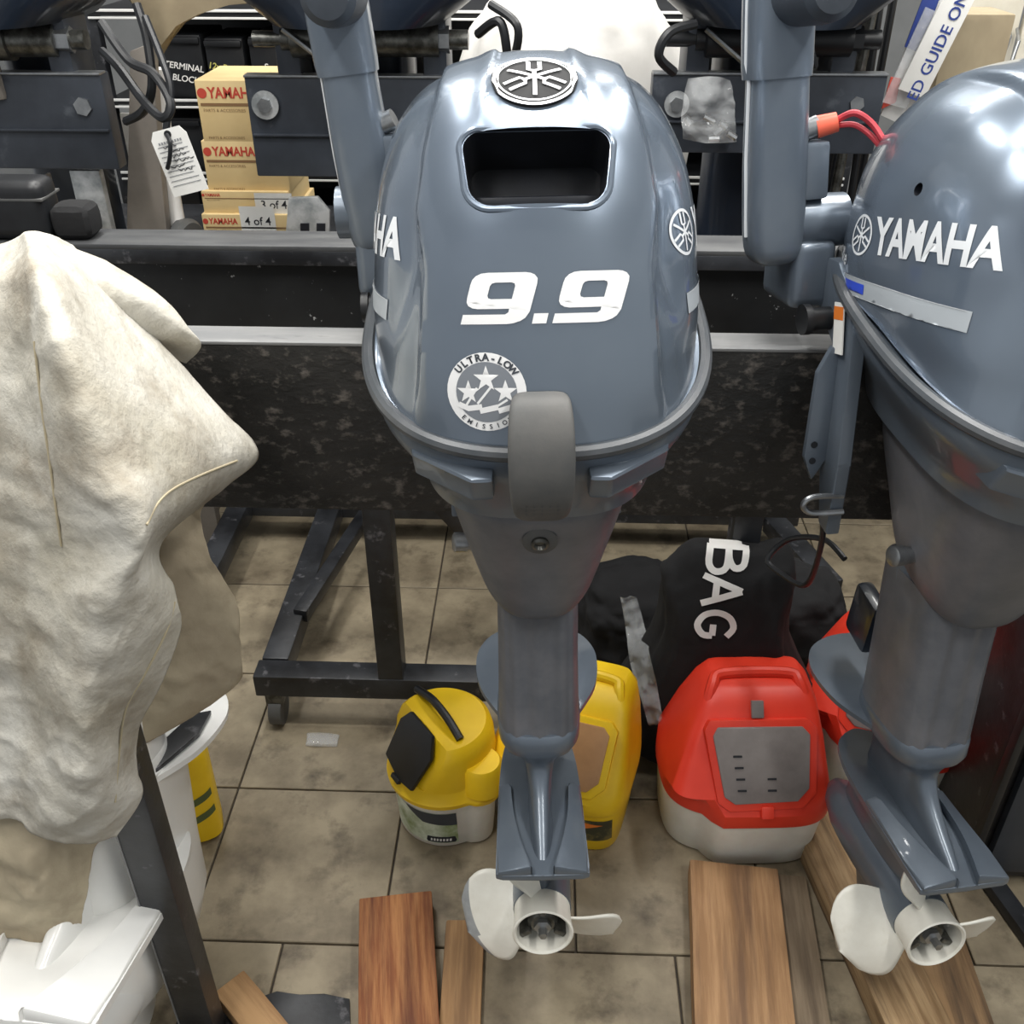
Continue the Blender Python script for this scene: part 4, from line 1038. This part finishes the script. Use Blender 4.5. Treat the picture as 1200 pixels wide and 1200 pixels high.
# taupe upright beside the left rear motor, with a curved tan arm at the top
def upright():
    b = P(172, 272, D=1.98)
    t = thing('upright', 'taupe metal upright right of the top left motor plate', 'upright', (b.x, b.y, 0))
    I = Vector((b.x, b.y, 0))
    q = [(148, 110), (180, 30), (200, 30), (190, 275), (150, 275)]
    obj('panel', prism([P(x, y, D=1.97) - I for x, y in ((152, 60), (178, 50), (186, 180), (196, 277), (148, 277))], (0, .03, 0), bev=.003), 'taupe', t, smooth=30)
    obj('foot', bbox(.05, .03, .72, (0, .02, .36), bev=.003), 'taupe', t)
upright()
def arch(label, pts, D, dep):
    a = P(pts[0][0], pts[0][1], D=D)
    o = obj('tan_trim', prism([P(x, y, D=D) - a for x, y in pts], (0, dep, 0), bev=.004), 'tan', None, smooth=40, loc=a); tag(o, label, 'trim'); return o
arch('tan curved hull edge arching above the terminal box', [(128, -40), (345, -40), (330, 2), (268, 6), (232, 14), (205, 28), (188, 50), (180, 72), (172, 45), (165, 15), (150, 0)], 2.15, .06)
arch('tan wedge of hull edge left of the left tiller grip', [(300, -40), (420, -40), (400, 8), (352, 14), (328, 18), (312, 2)], 2.12, .06)
# ------------------------------------------------------------------ bench, cartons, hand truck, shelf
def bench():
    t = thing('low_bench', 'black low bench behind the boards under the carton stack', 'bench', (-.1, 2.25, 0))
    obj('top', bbox(2.9, .54, .03, (0, 0, .675), bev=.004), 'stand', t)
    for x in (-1.35, 1.35):
        for y in (.0, .22): obj('leg', bbox(.05, .05, .66, (x, y, .33), bev=.004), 'stand', t)
bench()
BZ = .69
def carton(label, px0, px1, pyt, pyb, D, dep, rz=0, lab=None, flip=False, nm='YAMAHA', tsize=1.0):
    a, b = P(px0, pyb, D=D), P(px1, pyt, D=D); W = b.x - a.x; H = b.z - a.z
    t = thing('carton', label, 'carton', (a.x + W / 2, a.y + dep / 2, a.z), (0, 0, rz), 'parts cartons stacked on the bench')
    bx = obj('box', bbox(W, dep, H, (0, 0, H / 2), bev=.002), 'carton', t, smooth=30)
    fy = -dep / 2 - .0006
    def dec(n_, m2, mt): return decal(n_, m2, mt, None, (0, fy, H / 2), (1, 0, 0), (0, -1, 0), t, off=.0002, L=1)
    x0 = -W / 2
    ts = min(.045, H * .3) * tsize
    if nm:
        dec('lettering', move2d(text2d(nm, ts, .03, .85, align='LEFT'), x0 + ts * .85, H / 2 - ts * .85), 'red_print')
        dec('emblem', move2d(fill2d([circ(ts * .34)]), x0 + ts * .42, H / 2 - ts * .85), 'red_print')
    Wb = min(W, .21)
    dec('brown_band', fill2d([[(x0 + .006, H / 2 - ts * 1.7), (x0 + Wb, H / 2 - ts * 1.7), (x0 + Wb, H / 2 - ts * 1.5), (x0 + .006, H / 2 - ts * 1.5)]]), 'brown_print')
    dec('small_print', move2d(text2d('PARTS & ACCESSORIES', ts * .30, 0, 1, align='LEFT'), x0 + .01, H / 2 - ts * 2.0), 'brown_print')
    dec('small_print', move2d(text2d('PARTS & ACCESSORIES', ts * .26, 0, 1, align='LEFT'), x0 + .012, -H / 2 + ts * .3), 'brown_print')
    if lab:
        s, lx, lw = lab[:3]; ly = lab[3] if len(lab) > 3 else 0; lh = min(H * .9, .060)
        dec('label', fill2d([[(lx - lw / 2, ly - lh / 2), (lx + lw / 2, ly - lh / 2), (lx + lw / 2, ly + lh / 2), (lx - lw / 2, ly + lh / 2)]]), 'paper')
        decal('label_text', move2d(text2d(s, .024, .01), lx, ly - .002), 'ink', None, (0, fy, H / 2), (1, 0, 0), (0, -1, 0), t, off=.0006, L=1)
    return t
cD = 2.12
zs = [BZ + .002]
carton('bottom parts carton carrying a 4 of 4 label', 242, 344, 251, 288, cD - .02, .22, lab=('4 of 4', .022, .075, .022), tsize=.85)
carton('third parts carton down carrying a 3 of 4 label', 240, 338, 224, 252.5, cD - .01, .20, lab=('3 of 4', .06, .08), tsize=.6)
carton('second parts carton down, lettered in red, half behind the bolted plate', 245, 334, 165, 225.5, cD, .18, tsize=.8)
carton('topmost parts carton of the stack, lettered in red', 239, 324, 94, 166.5, cD, .18, tsize=.8)
def hand_truck():
    a = P(214, 262, D=2.02); a.z = 0
    w_ = P(214, 262, D=2.02); r = .058; 
    t = thing('hand_truck', 'white tubular hand truck with small black wheel left of the cartons', 'hand truck', (w_.x, w_.y, BZ)); I = t.location
    zc = r
    wh = obj('wheel', lathe([(.032, -.016), (r - .008, -.016), (r, -.008), (r, .008), (r - .008, .016), (.032, .016)], 36, mx=Matrix.Translation((0, 0, zc)) @ Matrix.Rotation(R(90), 4, 'Y') @ Matrix.Rotation(R(15), 4, 'X')), 'rubber', t)
    obj('wheel_hub', lathe([(0, -.012), (.034, -.012), (.034, .017), (.02, .02), (0, .02)], 28, mx=Matrix.Translation((0, 0, zc)) @ Matrix.Rotation(R(90), 4, 'Y') @ Matrix.Rotation(R(15), 4, 'X')), 'bag_white', wh)
    wh2 = obj('wheel', lathe([(.0, -.014), (r - .008, -.014), (r, -.006), (r, .006), (r - .008, .014), (.0, .014)], 36, mx=Matrix.Translation((-.045, .01, zc)) @ Matrix.Rotation(R(90), 4, 'Y')), 'rubber', t)
    p = [P(208, 262, D=2.03) - I, P(196, 190, D=2.03) - I, P(184, 80, D=2.03) - I]
    obj('frame', tube(spline(p, 5), .016, 12), 'bag_white', t)
    obj('axle_bar', tube([P(160, 272, D=2.04) - I, P(212, 268, D=2.03) - I], .010, 10), 'bag_white', t)
    obj('side_plate', bbox(.09, .01, .09, P(172, 160, D=2.06) - I, bev=.004), 'bag_white', t)
hand_truck()
def shelf():
    D = 2.62; zs_ = [P(240, y, D=D).z for y in (268, 202, 117, 12)]
    x0, x1 = P(120, 100, D=D).x, P(1000, 100, D=D).x; y0 = P(300, 100, D=D).y
    t = thing('shelving_unit', 'dark shelving unit with pale shelf edges at the back', 'shelving', ((x0 + x1) / 2, y0 + .2, 0)); I = t.location
    for z in zs_:
        s = obj('shelf', bbox(x1 - x0, .42, .012, (0, 0, z - .006), bev=.002), 'black', t)
        obj('shelf_edge', bbox(x1 - x0, .006, .006, (0, -.213, z), bev=.001), 'white_gel', s); obj('shelf_edge', bbox(x1 - x0, .006, .005, (0, -.213, z - .016), bev=.001), 'white_gel', s)
    for x in (x0, x1):
        for y in (-.19, .19): obj('post', bbox(.03, .03, 1.5, (x - I.x, y, .75), bev=.002), 'stand', t)
    obj('back_panel', bbox(x1 - x0, .01, 1.45, (0, .215, .75), bev=0), 'black', t, smooth=0)
    def bin_(label, a, b, yt, zb, words, m, grp='black parts bins on the shelf'):
        p, q = P(a, yt, D=D - .0), P(b, yt, D=D); W = q.x - p.x; H = p.z - zb
        bt = thing('parts_bin', label, 'parts bin', ((p.x + q.x) / 2, p.y + .12, zb + .0005), (0, 0, 0), grp)
        obj('bin_body', bbox(W, .20, H, (0, 0, H / 2), bev=.006), 'black', bt)
        obj('bin_lip', bbox(W * .96, .012, .014, (0, -.104, H - .012), bev=.003), 'black', bt)
        for k, wd in enumerate(words):
            decal('lettering', move2d(text2d(wd, .021, .015, 1, .15), 0, .012 - .028 * k, rot=R(-8)), m, None, (0, -.101, H * .42), (1, 0, 0), (0, -1, 0), bt, off=.0008, L=1)
    zb = zs_[2]
    bin_('black bin with white TERMINAL lettering', 182, 231, 42, zb, ('TERMINAL', 'BLOCK'), 'white_print')
    bin_('black bin with yellow power outlet lettering', 235, 281, 46, zb, ('12v Power', 'outlet'), 'yellow_ink')
    bin_('black bin behind the rear tilt tube with a scrap of white on it', 287, 330, 44, zb, ('Sw',), 'white_print')
    bin_('plain black bin on the shelf below the lettered bins', 190, 232, 140, zs_[1], (), 'white_print')
    bin_('plain black bin on the lowest shelf behind the paper tag', 165, 228, 212, zs_[0], (), 'white_print')
shelf()
# tag hanging on the cable of the left rear motor
def paper_tag():
    a, b, c, d = P(175, 158, D=1.635), P(216, 147, D=1.63), P(242, 217, D=1.625), P(204, 233, D=1.63)
    o_ = (a + b + c + d) / 4
    t = thing('paper_tag', 'white paper tag with handwriting hanging from the black cable', 'tag', o_)
    u = (b - a).normalized(); v = (a - d).normalized(); n = u.cross(v).normalized(); v = n.cross(u)
    if n.dot(HF) > 0: n = -n
    W = (b - a).length; H = (a - d).length
    pts = [(-W / 2, -H / 2), (W / 2, -H / 2), (W / 2, H / 2 - .012), (W / 2 - .008, H / 2), (-W / 2 + .008, H / 2), (-W / 2, H / 2 - .012)]
    obj('tag_card', prism([u * x + v * y for x, y in pts], n * -.0012), 'paper', t, smooth=0)
    def dec(nm, m2, mt): decal(nm, m2, mt, None, (0, 0, 0), u, n, t, off=.0008, L=1)
    dec('printed_line', merge2d(*[stroke([(-W * .40, H * (.26 - .075 * k)), (W * (.40 - .1 * (k % 3 == 0)), H * (.26 - .075 * k))], .0012) for k in range(9)]), 'grey_ink')
    dec('printed_heading', merge2d(*[stroke([(-W * .34 + W * .075 * k, H * .31), (-W * .34 + W * .075 * k + W * .05, H * .312)], H * .035) for k in range(9)]), 'grey_ink')
    rs = random.Random(3); ms = []
    for k in range(6):
        y = H * (.22 - .075 * k); x = -W * .25 + .01 * (k % 2)
        pt = [(x + i * W * .045, y + rs.uniform(0, .05) * W * (1 if i % 3 else 2)) for i in range(rs.randint(8, 13))]
        ms.append(stroke(pt, W * .022))
    dec('handwriting', merge2d(*ms), 'ink')
    obj('eyelet', cyl(v * (H * .42) + n * .001, v * (H * .42) - n * .002, .006, 16), 'black', t)
    obj('tie_string', tube(spline([v * (H * .42) + n * .004, v * (H * .3) + n * .012 + u * .004, v * (H * .1) - u * .006 + n * .012, v * (-H * .05) - u * .02 + n * .006], 5), .0035, 8), 'black', t)
paper_tag()
# white wrapped bundle behind the central motor
def bundle():
    c = P(672, 40, D=2.3)
    bm = bmesh.new(); bmesh.ops.create_icosphere(bm, subdivisions=5, radius=1)
    H = (c.z + .10 - BZ) / 2
    for v in bm.verts:
        p = v.co.copy(); d = 1 + .05 * noise.fractal(p * 2.2, 1, 2, 3) + .03 * abs(noise.noise(p * 5))
        k = 1 - .35 * max(0, p.z)
        v.co = Vector((math.copysign(abs(p.x) ** .8, p.x) * .27 * d * k, p.y * .15 * d * k, math.copysign(abs(p.z) ** .8, p.z) * (H + .06) * d + H))
        v.co.z = max(0, v.co.z)
    o = obj('wrapped_bundle', bm, 'bag_white', None, smooth=80, loc=(c.x, c.y + .05, BZ)); tag(o, 'large white wrapped bundle behind the central motor cowl', 'bundle')
bundle()
# clear bag of hardware on the right rear plate
def hardware_bag():
    I = P(828, 130, D=1.835)
    t = thing('hardware_bag', 'clear plastic bag of small fittings hanging on the glossy rear plate', 'bag', I)
    g = [[(806, 92, 1.83), (830, 90, 1.82), (856, 94, 1.83)], [(802, 115, 1.82), (830, 112, 1.80), (860, 118, 1.825)], [(798, 140, 1.82), (828, 138, 1.79), (862, 142, 1.82)], [(800, 163, 1.825), (830, 168, 1.80), (864, 166, 1.825)]]
    o = obj('bag_film', sheet(g, 8, 8, .010, 9, 28), 'clear', t, smooth=70, loc=-I)
    rs = random.Random(5)
    for k in range(7):
        p = P(rs.uniform(808, 855), rs.uniform(140, 164), D=1.832) - I
        obj('fitting', cyl(p, p + Vector((rs.uniform(-.02, .02), 0, rs.uniform(-.012, .012))), .006, 8), 'steel', t)
hardware_bag()
# upright rods, printed packet and pegboard at the top right
def rods():
    rs = random.Random(11)
    for k in range(9):
        x = 962 + k * 9.5; D = 2.02 + .03 * (k % 3)
        a = P(x - 14 + rs.uniform(-3, 3), 108, D=D); b = P(x + 16 + rs.uniform(-4, 4), -60, D=D)
        d = (a - b); a = a + d * ((a.z - BZ) / -d.z) if abs(d.z) > 1e-6 else a
        o = obj('rod', tube([a, b], .008 if k % 3 else .010, 10), 'black' if k % 3 else 'dark_steel', None)
        tag(o, '%s thin dark rod from the left in the upright bundle at the top right' % ('first second third fourth fifth sixth seventh eighth ninth'.split()[k]), 'rod', 'dark rods at the top right')
    # packet leaning
    I = P(1075, 60, D=1.95)
    t = thing('blister_packet', 'clear packet with blue and red print leaning at the top right', 'packet', I)
    u0, v0 = P(1030, 90, D=1.95), P(1100, -30, D=1.98)
    def quad(nm, pts, m, dep=.006, D=1.95): return obj(nm, prism([P(x, y, D=D) - I for x, y in pts], (0, dep, 0), bev=.001), m, t, smooth=20)
    quad('backing', [(1032, 135), (1060, 148), (1150, -30), (1095, -30)], 'white_gel', .006, 1.96)
    quad('blister', [(1034, 120), (1062, 128), (1112, 20), (1085, 8)], 'clear', .004, 1.945)
    quad('blue_print', [(1060, 55), (1078, 62), (1108, -20), (1090, -25)], 'navy_ink', .003, 1.952)
    quad('blue_print', [(1072, 82), (1082, 86), (1098, 50), (1090, 46)], 'blue_vinyl', .003, 1.95)
    quad('red_print', [(1033, 128), (1050, 120), (1056, 92), (1044, 90)], 'red_print', .003, 1.95)
    I2 = P(1112, 40, D=1.93)
    t2 = thing('printed_strip', 'white card strip reading GUIDE ON leaning at the top right', 'card', I2)
    a, b = P(1068, 110, D=1.93) - I2, P(1138, -30, D=1.93) - I2
    d = (b - a).normalized(); n = Vector((0, -1, 0)); s = d.cross(n).normalized()
    w_ = .027
    obj('card', prism([a - s * w_, a + s * w_, b + s * w_, b - s * w_], (0, .004, 0), bev=.001), 'paper', t2, smooth=20)
    decal('lettering', move2d(text2d('ED GUIDE ON', .029, .012), .030, 0), 'navy_ink', None, (a * .74 + b * .26) + s * .006, d, n, t2, off=.0008, L=1)
    # peg wall
    I3 = P(1200, 40, D=2.54)
    t3 = thing('pegboard', 'cream pegboard with slim hooks at the top right corner', 'pegboard', (I3.x, I3.y, 0))
    for k in range(3): obj('panel', bbox(.16, .02, 1.5, (-.10 + k * .17, 0, .75), bev=.004), 'peg', t3)
    for x, y in ((1160, 30), (1182, 28), (1192, 34)):
        p = P(x, y, D=2.52) - Vector((I3.x, I3.y, 0)); obj('hook', tube([p, p + Vector((-.01, -.05, -.02)), p + Vector((-.02, -.06, -.07))], .004, 8), 'steel', t3)
    o = obj('cardboard_box', bbox(.12, .12, .26, (0, 0, .13), bev=.003), 'tan', None, loc=P(1128, 60, D=2.08) - Vector((0, 0, .20))); o.location.z = BZ; o.scale.z = (P(1128, 12, D=2.08).z - BZ) / .26
    tag(o, 'tall brown cardboard box between the card strip and the pegboard', 'box')
rods()
# black cable loop hanging below the near board
def loop():
    I = P(930, 650, D=1.2)
    pts = [(965, 600, 1.12), (962, 640, 1.14), (945, 685, 1.2), (915, 672, 1.25), (900, 655, 1.28), (925, 632, 1.28), (965, 632, 1.2), (990, 655, 1.15)]
    o = obj('black_cable', tube(spline([P(x, y, D=d) for x, y, d in pts], 7), .0045, 8), 'black', None); tag(o, 'thin black cable looping below the near board by the cloth bag', 'cable')
loop()
